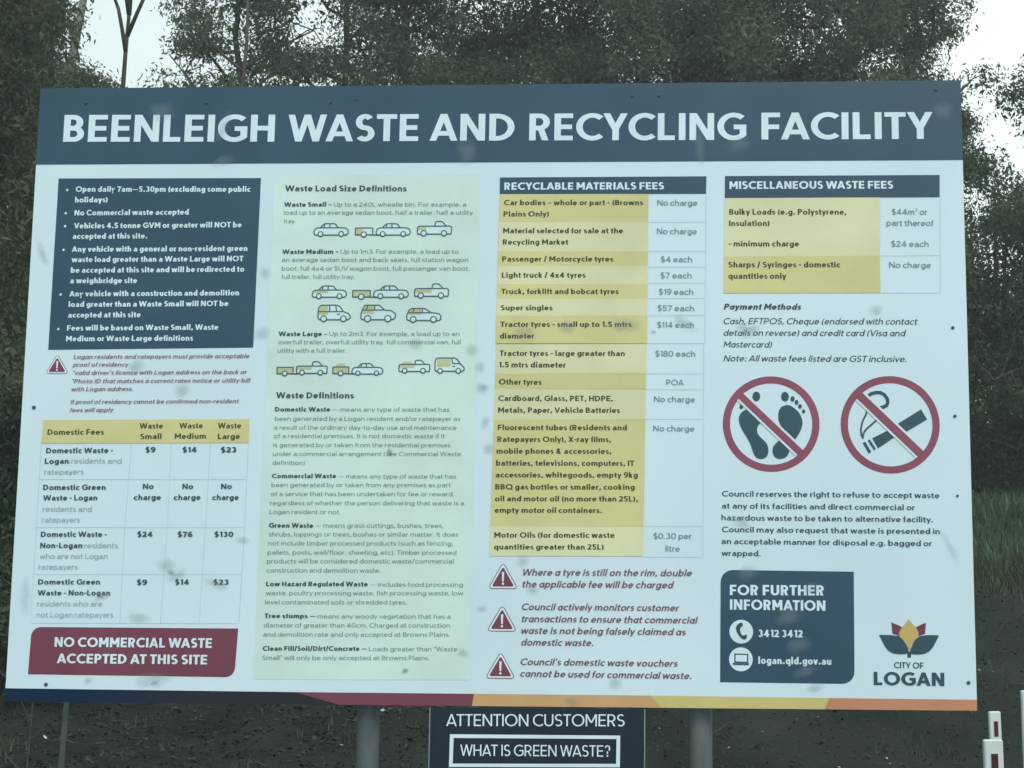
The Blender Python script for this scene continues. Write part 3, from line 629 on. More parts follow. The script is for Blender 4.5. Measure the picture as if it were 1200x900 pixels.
# ---------------------------------------------------------------- lettering: a geometric sans drawn as strokes (cap height 1)
class Pen:
    def __init__(s, t, seg):
        s.t = t; s.h = t*.86; s.seg = seg; s.p = []
    def V(s, x, y0, y1): s.p.append([(x, y0), (x+s.t, y0), (x+s.t, y1), (x, y1)])
    def H(s, x0, x1, y, th=None): th = th or s.h; s.p.append([(x0, y), (x1, y), (x1, y+th), (x0, y+th)])
    def D(s, xa, ya, xb, yb, k=1.0):
        """diagonal with level ends; xa, xb are its left corners"""
        w = s.dw(xa, ya, xb, yb)*k
        s.p.append([(xa, ya), (xa+w, ya), (xb+w, yb), (xb, yb)])
    def dw(s, xa, ya, xb, yb): return s.t*.95*math.hypot(1, (xb-xa)/max(abs(yb-ya), 1e-6))
    def A(s, cx, cy, rx, ry, a0, a1, k=1.0):
        n = max(2, int(abs(a1-a0)/360*s.seg)); ix, iy = max(rx-s.t*k, .01), max(ry-s.h*k, .01)
        for i in range(n):
            a, b = R(a0+(a1-a0)*i/n), R(a0+(a1-a0)*(i+1)/n)
            s.p.append([(cx+rx*math.cos(a), cy+ry*math.sin(a)), (cx+rx*math.cos(b), cy+ry*math.sin(b)),
                        (cx+ix*math.cos(b), cy+iy*math.sin(b)), (cx+ix*math.cos(a), cy+iy*math.sin(a))])
    def O(s, x0, y0, x1, y1): s.A((x0+x1)/2, (y0+y1)/2, (x1-x0)/2, (y1-y0)/2, 0, 360)
    def DOT(s, x, y, r): s.p.append(ellipse_pts(x, y, r, r, 8))
    def BOWL(s, x0, x1, y0, y1):
        ry = (y1-y0)/2; rx = min(ry*1.02, x1-x0); cx = x1-rx
        s.H(x0, cx, y1-s.h); s.H(x0, cx, y0); s.A(cx, (y0+y1)/2, rx, ry, -90, 90)

XH = .70
def glyph(ch, t, it, seg):
    P = Pen(t, seg); h = P.h; V, H, D, A, O = P.V, P.H, P.D, P.A, P.O
    w = .6; sb = .085
    ov = .012
    if ch in 'ao' and it and ch == 'a': ch = 'ɑ'
    if ch == ' ': return [], .25, 0
    if ch == 'A':
        w = .80 + t*.25; dw = P.dw(0, 0, w/2, 1); D(0, 0, (w-dw)/2, 1); D(w-dw, 0, (w-dw)/2, 1); H(w*.2, w*.8, .19); sb = .015
    elif ch == 'B': w = .62; V(0, 0, 1); P.BOWL(t*.5, w-.04, .5-h*.45, 1); P.BOWL(t*.5, w, 0, .5+h*.5)
    elif ch == 'C': w = .80; A(.5, .5, .5, .5+ov, 48, 312); sb = .05
    elif ch == 'D': w = .76; V(0, 0, 1); P.BOWL(t*.5, w, 0, 1)
    elif ch == 'E': w = .57; V(0, 0, 1); H(0, w, 0); H(0, w, 1-h); H(0, w-.03, .5-h/2)
    elif ch == 'F': w = .55; V(0, 0, 1); H(0, w, 1-h); H(0, w-.03, .47-h/2)
    elif ch == 'G': w = .88; A(.5, .5, .5, .5+ov, 48, 322); H(.5, w, .5-h*.6); V(w-t, .17, .5-h*.3); sb = .05
    elif ch == 'H': w = .72; V(0, 0, 1); V(w-t, 0, 1); H(0, w, .5-h/2)
    elif ch == 'I': w = t; V(0, 0, 1)
    elif ch == 'J': w = .48; V(w-t, .25, 1); A(w/2, .25, w/2, .25+ov, 200, 360)
    elif ch == 'K': w = .70; V(0, 0, 1); D(t*.8, .38, w-P.dw(t, .38, w, 1)+.0, 1); dw = P.dw(.3, .5, w, 0); D(w-dw, 0, .24, .56)
    elif ch == 'L': w = .52; V(0, 0, 1); H(0, w, 0)
    elif ch == 'M':
        w = .88; V(0, 0, 1); V(w-t, 0, 1); dw = P.dw(0, 1, w/2, .3); D((w-dw)/2, .28, 0, 1); D((w-dw)/2, .28, w-dw, 1)
    elif ch == 'N': w = .75; V(0, 0, 1); V(w-t, 0, 1); dw = P.dw(0, 1, w-t, 0); D(w-dw, 0, 0, 1)
    elif ch == 'O': w = .99; O(0, -ov, w, 1+ov); sb = .05
    elif ch == 'Q': w = .99; O(0, -ov, w, 1+ov); D(.78, -.03, .55, .25); sb = .05
    elif ch == 'P': w = .62; V(0, 0, 1); P.BOWL(t*.5, w, .36, 1)
    elif ch == 'R': w = .65; V(0, 0, 1); P.BOWL(t*.5, w-.02, .37, 1); dw = P.dw(.3, .4, w, 0); D(w-dw, 0, .26, .42)
    elif ch == 'S':
        w = .60; r = (1+2*ov+h)/4; A(w/2, 1+ov-r, w/2-.015, r, 35, 270); A(w/2, -ov+r, w/2, r, 90, -145); sb = .05
    elif ch == 'T': w = .62; V((w-t)/2, 0, 1); H(0, w, 1-h); sb = .03
    elif ch == 'U': w = .72; V(0, .34, 1); V(w-t, .34, 1); A(w/2, .345, w/2, .345+ov, 180, 360)
    elif ch == 'V':
        w = .78+t*.2; dw = P.dw(0, 1, w/2, 0); D((w-dw)/2, 0, 0, 1); D((w-dw)/2, 0, w-dw, 1); sb = .015
    elif ch == 'W':
        w = 1.08+t*.5; q = w/4; dw = P.dw(0, 1, q, 0); x1, x2, x3 = q-dw*.35, w/2-dw/2, w-q-dw*.65
        D(x1, 0, 0, 1); D(x1, 0, x2, 1); D(x3, 0, x2, 1); D(x3, 0, w-dw, 1); sb = .015
    elif ch == 'X': w = .74; dw = P.dw(0, 0, w, 1); D(0, 0, w-dw, 1); D(w-dw, 0, 0, 1); sb = .02
    elif ch == 'Y':
        w = .74+t*.15; dw = P.dw(0, 1, w/2, .4); V((w-t)/2, 0, .45); D((w-dw)/2, .4, 0, 1); D((w-dw)/2, .4, w-dw, 1); sb = .015
    elif ch == 'Z': w = .62; H(0, w, 0); H(0, w, 1-h); dw = P.dw(0, 0, w, 1); D(0, .02, w-dw, .98)
    # lower case
    elif ch == 'a':
        w = .56; V(w-t, 0, .44); A(w/2+.02, XH-.27, w/2-.02, .27+ov, 0, 155, .95); A(.22, .215, .22, .225+ov, 90, 270, .92); H(.2, w-t*.4, .44-h*.95); 
        A(.25, .215, w-.25, .225+ov, 270, 340, .92)
    elif ch == 'ɑ': w = .60; O(0, -ov, w-.02, XH+ov); V(w-t, 0, XH); sb = .06
    elif ch == 'b': w = .62; V(0, 0, 1.04); O(.02, -ov, w, XH+ov); sb = .07
    elif ch == 'c': w = .54; A(.33, XH/2, .33, XH/2+ov, 48, 312); sb = .05
    elif ch == 'd': w = .62; V(w-t, 0, 1.04); O(0, -ov, w-.02, XH+ov); sb = .07
    elif ch == 'e': w = .62; A(w/2, XH/2, w/2, XH/2+ov, 0, 318); H(t*.5, w-.01, XH/2-h*.4, h*.85); sb = .05
    elif ch == 'f': w = .36; V(.09, 0, .83); A(.09+.2, .83, .2, .22, 75, 180); H(0, w-.02, XH-h*.9, h*.9); sb = .03
    elif ch == 'g': w = .62; V(w-t, 0, XH); O(0, 0, w-.02, XH+ov); A(w/2, .02, w/2, .30, 205, 360); sb = .07
    elif ch == 'h': w = .57; V(0, 0, 1.04); V(w-t, 0, .42); A(w/2, .42, w/2, XH-.42+ov, 0, 180)
    elif ch == 'i': w = t*1.05; V(0, 0, XH); P.DOT(t/2, .90, t*.62)
    elif ch == 'j': w = t*1.3; V(w-t, -.1, XH); P.DOT(w-t/2, .90, t*.62); A(w-.2, -.1, .2, .2, 250, 360)
    elif ch == 'k': w = .54; V(0, 0, 1.04); dw = P.dw(0, .2, w, XH); D(t*.6, .22, w-dw-.01, XH); dw = P.dw(.2, .4, w, 0); D(w-dw, 0, .17, .42); sb = .06
    elif ch == 'l': w = t; V(0, 0, 1.04)
    elif ch == 'm':
        w = .90; V(0, 0, XH); V(w-t, 0, .42); V(w/2-t/2, 0, .42); q = (w/2+t/2)/2
        A(q, .42, q, XH-.42+ov, 0, 180); A(w-q, .42, q, XH-.42+ov, 0, 180)
    elif ch == 'n': w = .57; V(0, 0, XH); V(w-t, 0, .42); A(w/2, .42, w/2, XH-.42+ov, 0, 180)
    elif ch == 'o': w = .66; O(0, -ov, w, XH+ov); sb = .05
    elif ch == 'p': w = .62; V(0, -.28, XH); O(.02, -ov, w, XH+ov); sb = .07
    elif ch == 'q': w = .62; V(w-t, -.28, XH); O(0, -ov, w-.02, XH+ov); sb = .07
    elif ch == 'r': w = .36; V(0, 0, XH); A(.26, XH-.27, .26, .27+ov, 65, 180); sb = .05
    elif ch == 's':
        w = .47; r = (XH+2*ov+h*.9)/4; A(w/2, XH+ov-r, w/2-.015, r, 30, 270, .9); A(w/2, -ov+r, w/2, r, 90, -145, .9); sb = .045
    elif ch == 't': w = .40; V(.09, .15, .90); H(0, w-.03, XH-h*.9, h*.9); A(.09+.2, .17, .2, .18+ov, 180, 305, 1.1); sb = .03
    elif ch == 'u': w = .57; V(0, .28, XH); V(w-t, 0, XH); A(w/2, .28, w/2, .28+ov, 180, 360)
    elif ch == 'v': w = .56+t*.2; dw = P.dw(0, XH, w/2, 0); D((w-dw)/2, 0, 0, XH); D((w-dw)/2, 0, w-dw, XH); sb = .015
    elif ch == 'w':
        w = .82+t*.4; q = w/4; dw = P.dw(0, XH, q, 0); x1, x2, x3 = q-dw*.35, w/2-dw/2, w-q-dw*.65
        D(x1, 0, 0, XH); D(x1, 0, x2, XH); D(x3, 0, x2, XH); D(x3, 0, w-dw, XH); sb = .015
    elif ch == 'x': w = .56; dw = P.dw(0, 0, w, XH); D(0, 0, w-dw, XH); D(w-dw, 0, 0, XH); sb = .02
    elif ch == 'y':
        w = .56+t*.2; dw = P.dw(0, XH, w/2, 0); D((w-dw)/2, 0, 0, XH); k = (w-dw)/2; D(k-(w-dw-k)*.40, -.28, w-dw, XH); sb = .015
    elif ch == 'z': w = .48; H(0, w, 0); H(0, w, XH-h); dw = P.dw(0, 0, w, XH); D(0, .02, w-dw, XH-.02)
    # figures
    elif ch == '0': w = .68; O(0, -ov, w, 1+ov); sb = .05
    elif ch == '1': w = t+.17; V(w-t, 0, 1); dw = P.dw(0, .8, .2, 1); D(0, .80, w-t-.01, 1, .75); sb = .06
    elif ch == '2': w = .60; H(0, w, 0); A(w/2-.01, .70, w/2-.01, .30+ov, -35, 165); D(0, .05, w-.30, .56, 1.15); sb = .05
    elif ch == '3':
        w = .60; r = (1+2*ov+h)/4; A(w/2-.02, 1+ov-r, w/2-.03, r, -90, 150); A(w/2-.01, -ov+r, w/2, r, 90, -150); sb = .05
    elif ch == '4': w = .68; V(w-t-.13, 0, 1); H(0, w, .22); dw = P.dw(0, .25, w*.5, 1); D(0, .24, w-.13-dw, 1)
    elif ch == '5': w = .60; H(.06, w-.04, 1-h); V(.05, .48, 1); A(w/2-.02, .31, w/2, .32+ov, -150, 125); sb = .05
    elif ch == '6': w = .64; O(0, -ov, w, .63); A(w/2+.06, .45, w/2+.06, .55+ov, 60, 190); sb = .05
    elif ch == '7': w = .60; H(0, w, 1-h); dw = P.dw(.12, 0, w, 1); D(.13, 0, w-dw, 1-h*.5); sb = .04
    elif ch == '8': w = .62; O(.03, .47-h*.4, w-.03, 1+ov); O(0, -ov, w, .50+h*.5); sb = .05
    elif ch == '9': w = .64; O(0, .37, w, 1+ov); A(w/2-.06, .55, w/2+.06, .55+ov, 240, 370); sb = .05
    elif ch == '$':
        w = .60; r = (1+2*ov+h)/4; A(w/2, 1+ov-r, w/2-.015, r, 35, 270); A(w/2, -ov+r, w/2, r, 90, -145); P.p.append([(w/2-t*.35, -.13), (w/2+t*.35, -.13), (w/2+t*.35, 1.13), (w/2-t*.35, 1.13)]); sb = .05
    elif ch == '³': w = .32; P2 = Pen(t*.55, 16); P2.A(.15, .98, .14, .14, -90, 150); P2.A(.15, .76, .16, .15, 90, -150); P.p += P2.p
    elif ch in '.': w = t*1.2; P.DOT(w/2, t*.6, t*.62)
    elif ch == ',': w = t*1.2; P.DOT(w/2, t*.6, t*.62); P.p.append([(w*.2, t*.5), (w*1.05, t*.6), (w*.45, -.17), (w*.05, -.15)])
    elif ch == ':': w = t*1.2; P.DOT(w/2, t*.6, t*.62); P.DOT(w/2, .58, t*.62)
    elif ch == "'": w = t; P.p.append([(0, 1.04), (t, 1.04), (t*.8, .72), (t*.2, .72)])
    elif ch in '“”"': w = t*2.4; [P.p.append([(x, 1.04), (x+t*.9, 1.04), (x+t*.7, .72), (x+t*.1, .72)]) for x in (0, t*1.5)]
    elif ch == '-': w = .30; H(0, w, .33)
    elif ch == '–': w = .46; H(0, w, .34, h*.8)
    elif ch == '—': w = .86; H(0, w, .34, h*.7)
    elif ch == '/': w = .46; D(0, -.08, w-t, 1.06); sb = .01
    elif ch == '(': w = .26; A(.42, .42, .42, .68, 125, 235)
    elif ch == ')': w = .26; A(-.16, .42, .42, .68, -55, 55)
    elif ch == '•': w = .5; P.DOT(.25, .5, .25)
    elif ch == '*': w = .3; [P.p.append([(.15-math.sin(a)*.05+math.cos(a)*.17, .86+math.cos(a)*.05+math.sin(a)*.17), (.15+math.sin(a)*.05+math.cos(a)*.17, .86-math.cos(a)*.05+math.sin(a)*.17), (.15+math.sin(a)*.05-math.cos(a)*.17, .86-math.cos(a)*.05-math.sin(a)*.17), (.15-math.sin(a)*.05-math.cos(a)*.17, .86+math.cos(a)*.05-math.sin(a)*.17)]) for a in (R(90), R(30), R(150))]
    elif ch == '&': w = .74; O(.08, .48, .52, 1+ov); O(0, -ov, .60, .56); D(w-P.dw(.3, .5, w, 0), 0, .22, .52)
    elif ch == '?': w = .52; A(w/2, .72, w/2, .29, -50, 165); V(w/2-t/2, .24, .46); P.DOT(w/2, t*.6, t*.66)
    elif ch == '!': w = t; P.p.append([(0, 1), (t, 1), (t*.8, .3), (t*.2, .3)]); P.DOT(t/2, t*.6, t*.6)
    else: print('no glyph', ch); w = .5; H(0, w, 0)
    return P.p, w, sb

WEIGHT = dict(light=.125, regular=.135, medium=.165, semi=.205, bold=.225, title=.202)
CACHE = {}
def get_glyph(ch, wt, it, seg):
    k = (ch, wt, it, seg)
    if k not in CACHE:
        p, w, sb = glyph(ch, WEIGHT[wt], it, seg)
        v, f = union2d(p) if p else ([], [])
        CACHE[k] = (np.array(v, float).reshape(-1, 2), np.array(f, int).reshape(-1, 3), w, sb)
    return CACHE[k]

KERN = {'AW': -.05, 'WA': -.05, 'AT': -.06, 'TA': -.06, 'LT': -.06, 'LY': -.08, 'TY': -.0, 'FA': -.05, 'AC': -.02, 'YC': -.04, 'CY': -.02}
def text_geo(text, wt, it, seg):
    x = 0; VV = []; FF = []; b = 0; last = 0
    for i, ch in enumerate(text):
        v, f, w, sb = get_glyph(ch, wt, it, seg)
        sb *= .72
        if i: x += sb + KERN.get(text[i-1:i+1], 0)
        if len(v):
            vv = v.copy(); vv[:, 0] += x; VV.append(vv); FF.append(f+b); b += len(v)
        x += w + sb
    V = np.concatenate(VV); F = np.concatenate(FF)
    if it: V[:, 0] += V[:, 1]*.20
    x0, x1 = V[:, 0].min(), V[:, 0].max()
    V[:, 0] = (V[:, 0]-x0)/(x1-x0)
    return V, F

# ---------------------------------------------------------------- the information sign
BZ = 1.29                      # height of the board's lower edge
sign = tag(empty('information_sign', (0, 0, 0)),
           'large white waste facility notice board with navy title band, on two round steel posts', 'sign')

def place(pts2, d):
    """board coordinates (from its lower left corner) to the sign's own space, d metres proud of the face"""
    return [(x - BW/2, -d, BZ + y) for x, y in pts2]

def flat(name, pts2, tris, d, mat, parent):
    return mesh_obj(name, place(pts2, d), tris, mat, parent)

def quad_fill(name, pts, d, mat, parent, rad=None):
    p = [tuple(q) for q in pts]
    if rad:
        r = rad[1]; which = rad[0]; out = []
        for i, (x, y) in enumerate(p):
            rounded = ('TL' in which and i == 0) or ('TR' in which and i == 1) or ('BR' in which and i == 2)
            if not rounded:
                out.append((x, y)); continue
            a = Vector(p[i-1]); b = Vector((x, y)); c = Vector(p[(i+1) % 4])
            u = (a-b).normalized()*r; v = (c-b).normalized()*r
            for k in range(7):
                th = k/6*math.pi/2
                q = b + u*(1-math.sin(th)) + v*(1-math.cos(th)); out.append((q.x, q.y))
        p = out
    p = p[::-1]
    return flat(name, p, [tuple(range(len(p)))], d, mat, parent)

# board: thin composite sheet with a slightly worn edge, bowed by a few millimetres at its rim
g = Geo()
nx, nz_ = 36, 24
def bow(i, k): return 0
vs = []; fs = []
g.box((-BW/2, 0.0, BZ), (BW/2, .014, BZ + BH), 0)
board = g.build('board', [MAT['sheet'], MAT['aluminium']], sign)
for p in board.data.polygons:
    if p.normal.y > -.5: p.material_index = 1
g = Geo()
for z in (.32, 1.19, 2.06):
    g.box((-BW/2+.04, .016, BZ+z-.03), (BW/2-.04, .056, BZ+z+.03))
    g.build('back_rail', MAT['galvanised'], sign); g = Geo()
for px in (1.353, 2.600):
    g = Geo(); x = px - BW/2
    g.tube([(x, .105, -.3), (x, .105, BZ+2.2)], .043, 20); o = g.build('post', MAT['galvanised'], sign, smooth=True)
    g = Geo(); g.tube([(x, .105, BZ+2.2), (x, .105, BZ+2.215)], .047, 20); g.build('post_cap', MAT['galvanised'], o)
    for z in (.32, 1.19, 2.06):
        g = Geo(); g.box((x-.06, .058, BZ+z-.018), (x+.06, .064, BZ+z+.018)); g.tube([(x, .105, BZ+z-.018), (x, .105, BZ+z+.018)], .0465, 20)
        g.build('clamp', MAT['screw'], o)

parents = {'board': board}
D0, D1, D2, D3 = .0008, .0016, .0024, .0034
def table_base(key, name):
    pl = [(c, w) for p_, c, w in HAIRLINES if p_ == key]
    polys = []
    for (x0, y0, x1, y1), w in pl: polys += stroke_polys([(x0, y0), (x1, y1)], w, rnd=False)
    v, f = union2d(polys)
    parents[key] = flat(name, v, f, D0, MAT['hair'], sign)
for key in ('domestic', 'recyclable', 'misc'): table_base(key, 'fee_table')
KEY = {'header_band': 'header', 'notice_panel': 'notice', 'definitions_panel': 'definitions', 'no_waste_panel': 'commercial', 'info_panel': 'info'}
attention = None
for name, par, pts, col, rad in FILLS:
    if name in ('ring', 'ring_in', 'small_panel'): continue
    top = par == ''
    o = quad_fill(name, pts, D0 if top else D1, MAT[col], sign if top else parents[par], rad)
    if name in KEY: parents[KEY[name]] = o
parents['definitions']['label'] = 'pale green panel of waste load and waste definitions with vehicle drawings'
parents['header']['label'] = 'navy title band across the top of the board'

# plain captions that stand on the bare sheet hang from a small carrier mesh of their own marks
def warning_symbol(m, parent, name='warning_symbol'):
    (ax, ay), (bx, by), (cx, cy) = m
    c = Vector(((ax+bx+cx)/3, (ay+by+cy)/3)); P3 = [Vector(q) for q in ((ax, ay), (cx, cy), (bx, by))]
    size = (P3[2]-P3[1]).length
    def tri(k, r):
        polys = [[tuple(c+(p-c)*k) for p in P3]]
        q = [tuple(c+(p-c)*k) for p in P3]
        return union2d(polys + stroke_polys(q, r*2, closed=True))
    V = []; F = []; M = []
    def put(vf, mat, d):
        b = len(V); V.extend(place(vf[0], d)); F.extend([tuple(i+b for i in f) for f in vf[1]]); M.extend([mat]*len(vf[1]))
    put(tri(.80, size*.085), 0, D0); put(tri(.80, size*.058), 1, D0+.0004); put(tri(.66, size*.04), 0, D0+.0008)
    e = size*.042; tx, ty = c.x, c.y
    put(union2d([[(tx-e, ty+size*.28), (tx+e, ty+size*.28), (tx+e*.7, ty-size*.06), (tx-e*.7, ty-size*.06)][::-1], ellipse_pts(tx, ty-size*.135, e, e, 12)]), 1, D0+.0012)
    return mesh_obj(name, V, F, [MAT['crimson'], MAT['white']], parent, M)
ws = [warning_symbol(m, sign) for m in MARKS['warning']]
parents['residency'] = ws[0]; ws[0]['label'] = 'small red warning triangle with residency note beside it'
warn_par = [ws[1], ws[1], ws[2], ws[2], ws[2], ws[2], ws[3], ws[3]]

# prohibition symbols
def ring_polys(c, r0, r1, n=56):
    return [[(c[0]+r*math.cos(2*math.pi*j/n), c[1]+r*math.sin(2*math.pi*j/n)) for r, j in ((r0, i), (r0, i+1), (r1, i+1), (r1, i))] for i in range(n)]
def symbol(key, slash, label):
    c, o_, i_ = MARKS[key][0]
    r0, r1 = math.dist(c, o_), math.dist(c, i_)
    v, f = union2d(ring_polys(c, r0, r1))
    ring = flat('prohibition_ring', v, f, D0, MAT['crimsonlite'], sign); ring['label'] = label
    # white margin each side of the bar, then the bar
    S = [Vector(p) for p in SHAPES[slash]]; m = sum(S, Vector((0, 0)))/4
    ax = ((S[2]+S[3])/2-(S[0]+S[1])/2).normalized(); nr = Vector((-ax.y, ax.x))
    hw = (S[0]-S[1]).length/2 * .97; a = m-ax*r1*1.01; b = m+ax*r1*1.01
    v, f = union2d([[tuple(a+nr*hw), tuple(b+nr*hw), tuple(b-nr*hw), tuple(a-nr*hw)]])
    flat('slash_bar', v, f, D2+.0004, MAT['crimsonlite'], ring)
    mm = hw+r0*.045
    a = m-ax*r1*.985; b = m+ax*r1*.985
    v, f = union2d([[tuple(a+nr*mm), tuple(b+nr*mm), tuple(b-nr*mm), tuple(a-nr*mm)]])
    flat('slash_margin', v, f, D2, MAT['sheet'], ring)
    return ring
MAT['crimsonlite'] = mottled('print_crimson_faded', (.25,.075,.115), (.285,.09,.135), 3, rough=.5, spec=.25)
r1_ = symbol('ring1', 'slash1', 'round red no bare feet symbol with two dark footprints')
r2_ = symbol('ring2', 'slash2', 'round red no smoking symbol with cigarette and smoke')
def smooth_closed(pts, n=3):
    P = [Vector(p) for p in pts]; out = []
    for i in range(len(P)):
        p0, p1, p2, p3 = P[i-1], P[i], P[(i+1) % len(P)], P[(i+2) % len(P)]
        for k in range(n):
            t = k/n; out.append(tuple(.5*((2*p1)+(p2-p0)*t+(2*p0-5*p1+4*p2-p3)*t*t+(3*p1-p0-3*p2+p3)*t**3)))
    return out
for nm, k in (('footprint', 'foot_left'), ('footprint', 'foot_right_top'), ('footprint_heel', 'foot_right_heel')):
    p = smooth_closed(SHAPES[k]) if k != 'foot_right_top' else SHAPES[k]
    v, f = union2d([p]); flat(nm, v, f, D1, MAT['ink'], r1_)
for x, y, a, b in TOES:
    v, f = union2d([ellipse_pts(x, y, a, b, 20)]); flat('toe_print', v, f, D1, MAT['ink'], r1_)
for nm, k in (('cigarette', 'cig'), ('cigarette', 'cig2'), ('cigarette_ash', 'cig_a'), ('cigarette_ash', 'cig_b')):
    v, f = union2d([SHAPES[k]]); flat(nm, v, f, D1, MAT['ink'], r2_)
v, f = union2d(stroke_polys(SHAPES['smoke_top'], .0125)); flat('smoke_curl', v, f, D1, MAT['ink'], r2_)
v, f = union2d(stroke_polys(SHAPES['smoke_a'], .0065)); flat('smoke_curl', v, f, D1, MAT['ink'], r2_)

# round phone and laptop badges in the information panel
for i, (c, e) in enumerate(MARKS['disc']):
    r = math.dist(c, e); v, f = union2d([ellipse_pts(c[0], c[1], r, r, 36)])
    d = flat('badge', v, f, D1, MAT['white'], parents['info'])
    d['label'] = 'white round badge with a telephone handset' if i == 0 else 'white round badge with a laptop'
    V = []; F = []; M = []
    def put(vf, mat, dd):
        b = len(V); V.extend(place(vf[0], dd)); F.extend([tuple(i+b for i in f) for f in vf[1]]); M.extend([mat]*len(vf[1]))
    if i == 0:
        p = smooth_closed(SHAPES['phone']); put(union2d([p]), 0, D2)
        nm = 'telephone_drawing'
    else:
        put(union2d([SHAPES['laptop_screen']]), 0, D2); put(union2d([SHAPES['laptop_in']]), 1, D2+.0004); put(union2d([SHAPES['laptop_base']]), 0, D2+.0006)
        nm = 'laptop_drawing'
    mesh_obj(nm, V, F, [MAT['navyink'], MAT['white']], parents['info'], M)

# council flower emblem
v, f = union2d([SHAPES['stem']]); emblem = flat('flower_emblem', v, f, D0, MAT['navyink'], sign)
emblem['label'] = 'flower emblem with gold, maroon and navy petals above the city name'
parents['logo'] = emblem
for nm, k, m_, d in (('petal', 'petal_left', 'maroonink', D0), ('petal', 'petal_right', 'maroonink', D0), ('petal', 'gold', 'goldink', D1), ('leaf', 'leaf_left', 'navyink', D2), ('leaf', 'leaf_right', 'navyink', D2)):
    v, f = union2d([SHAPES[k]]); flat(nm, v, f, d, MAT[m_], emblem)

# line drawings of vehicles: x 0..1 along, y 0..1 up
def rc(pts): return pts
ICON = dict(
 sedan=dict(body=[(.012,.26),(.012,.42),(.045,.60),(.10,.67),(.19,.68),(.25,.85),(.30,.955),(.35,.975),(.56,.975),(.62,.93),(.70,.68),(.89,.67),(.95,.60),(.985,.45),(.985,.30),(.955,.19),(.92,.165),(.06,.165),(.03,.2)],
   lines=[[(.19,.68),(.70,.68)],[(.315,.95),(.29,.70)],[(.46,.97),(.46,.68)]], wheels=[(.20,.235),(.79,.235)], wr=.083, full=[(.05,.56),(.19,.66),(.46,.66),(.46,.45),(.05,.45)], half=[]),
 ute=dict(body=[(.015,.28),(.015,.58),(.035,.66),(.075,.68),(.515,.68),(.52,.86),(.555,.965),(.68,.975),(.73,.93),(.835,.68),(.95,.68),(.985,.62),(.985,.28),(.97,.19),(.03,.19)],
   lines=[[(.515,.68),(.835,.68)]], wheels=[(.193,.24),(.775,.24)], wr=.090, full=[(.03,.65),(.50,.65),(.50,.42),(.03,.42)], half=[(.03,.65),(.26,.65),(.26,.42),(.03,.42)], dome=(.27,.67,.19,.22)),
 trailer=dict(body=[(.015,.27),(.015,.97),(.985,.97),(.985,.27)], lines=[[(.9,.25),(1.28,.25)]], wheels=[(.49,.30)], wr=.175, full=[(.03,.93),(.97,.93),(.97,.3),(.03,.3)], half=[(.03,.93),(.40,.93),(.40,.3),(.03,.3)], dome=(.5,.95,.33,.42)),
 van=dict(body=[(.015,.26),(.015,.68),(.04,.87),(.11,.98),(.56,.98),(.66,.92),(.78,.61),(.92,.51),(.985,.36),(.985,.24),(.91,.15),(.07,.15)],
   lines=[[(.015,.61),(.78,.61)],[(.36,.97),(.36,.61)],[(.54,.97),(.57,.61)],[(.60,.46),(.66,.46)]], wheels=[(.19,.205),(.78,.205)], wr=.10, full=[(.03,.42),(.03,.68),(.06,.86),(.12,.95),(.31,.95),(.31,.42)], half=[]),
 suv=dict(body=[(.015,.27),(.02,.48),(.06,.75),(.12,.98),(.52,.98),(.67,.70),(.86,.66),(.97,.50),(.985,.34),(.95,.20),(.86,.15),(.08,.15),(.03,.2)],
   lines=[[(.06,.70),(.67,.70)],[(.20,.97),(.16,.70)],[(.395,.97),(.40,.70)]], wheels=[(.205,.21),(.77,.21)], wr=.10, full=[(.05,.48),(.07,.72),(.14,.94),(.37,.94),(.37,.48)], half=[]),
 wagon=dict(body=[(.015,.25),(.02,.52),(.08,.86),(.16,.97),(.53,.97),(.70,.68),(.93,.60),(.985,.44),(.985,.2),(.94,.12),(.08,.12),(.03,.18)],
   lines=[[(.06,.67),(.70,.67)],[(.22,.97),(.19,.67)],[(.45,.97),(.455,.67)]], wheels=[(.20,.19),(.78,.19)], wr=.095, full=[(.04,.52),(.10,.86),(.17,.93),(.42,.93),(.42,.52)], half=[]),
 cargo_van=dict(body=[(.02,.24),(.02,.78),(.05,.93),(.12,.98),(.66,.98),(.74,.90),(.87,.58),(.97,.44),(.985,.28),(.93,.18),(.07,.18)],
   lines=[[(.57,.97),(.60,.64),(.86,.64)],[(.60,.47),(.67,.47)]], wheels=[(.19,.20),(.79,.20)], wr=.095, full=[(.08,.92),(.53,.92),(.53,.44),(.08,.44)], half=[]))
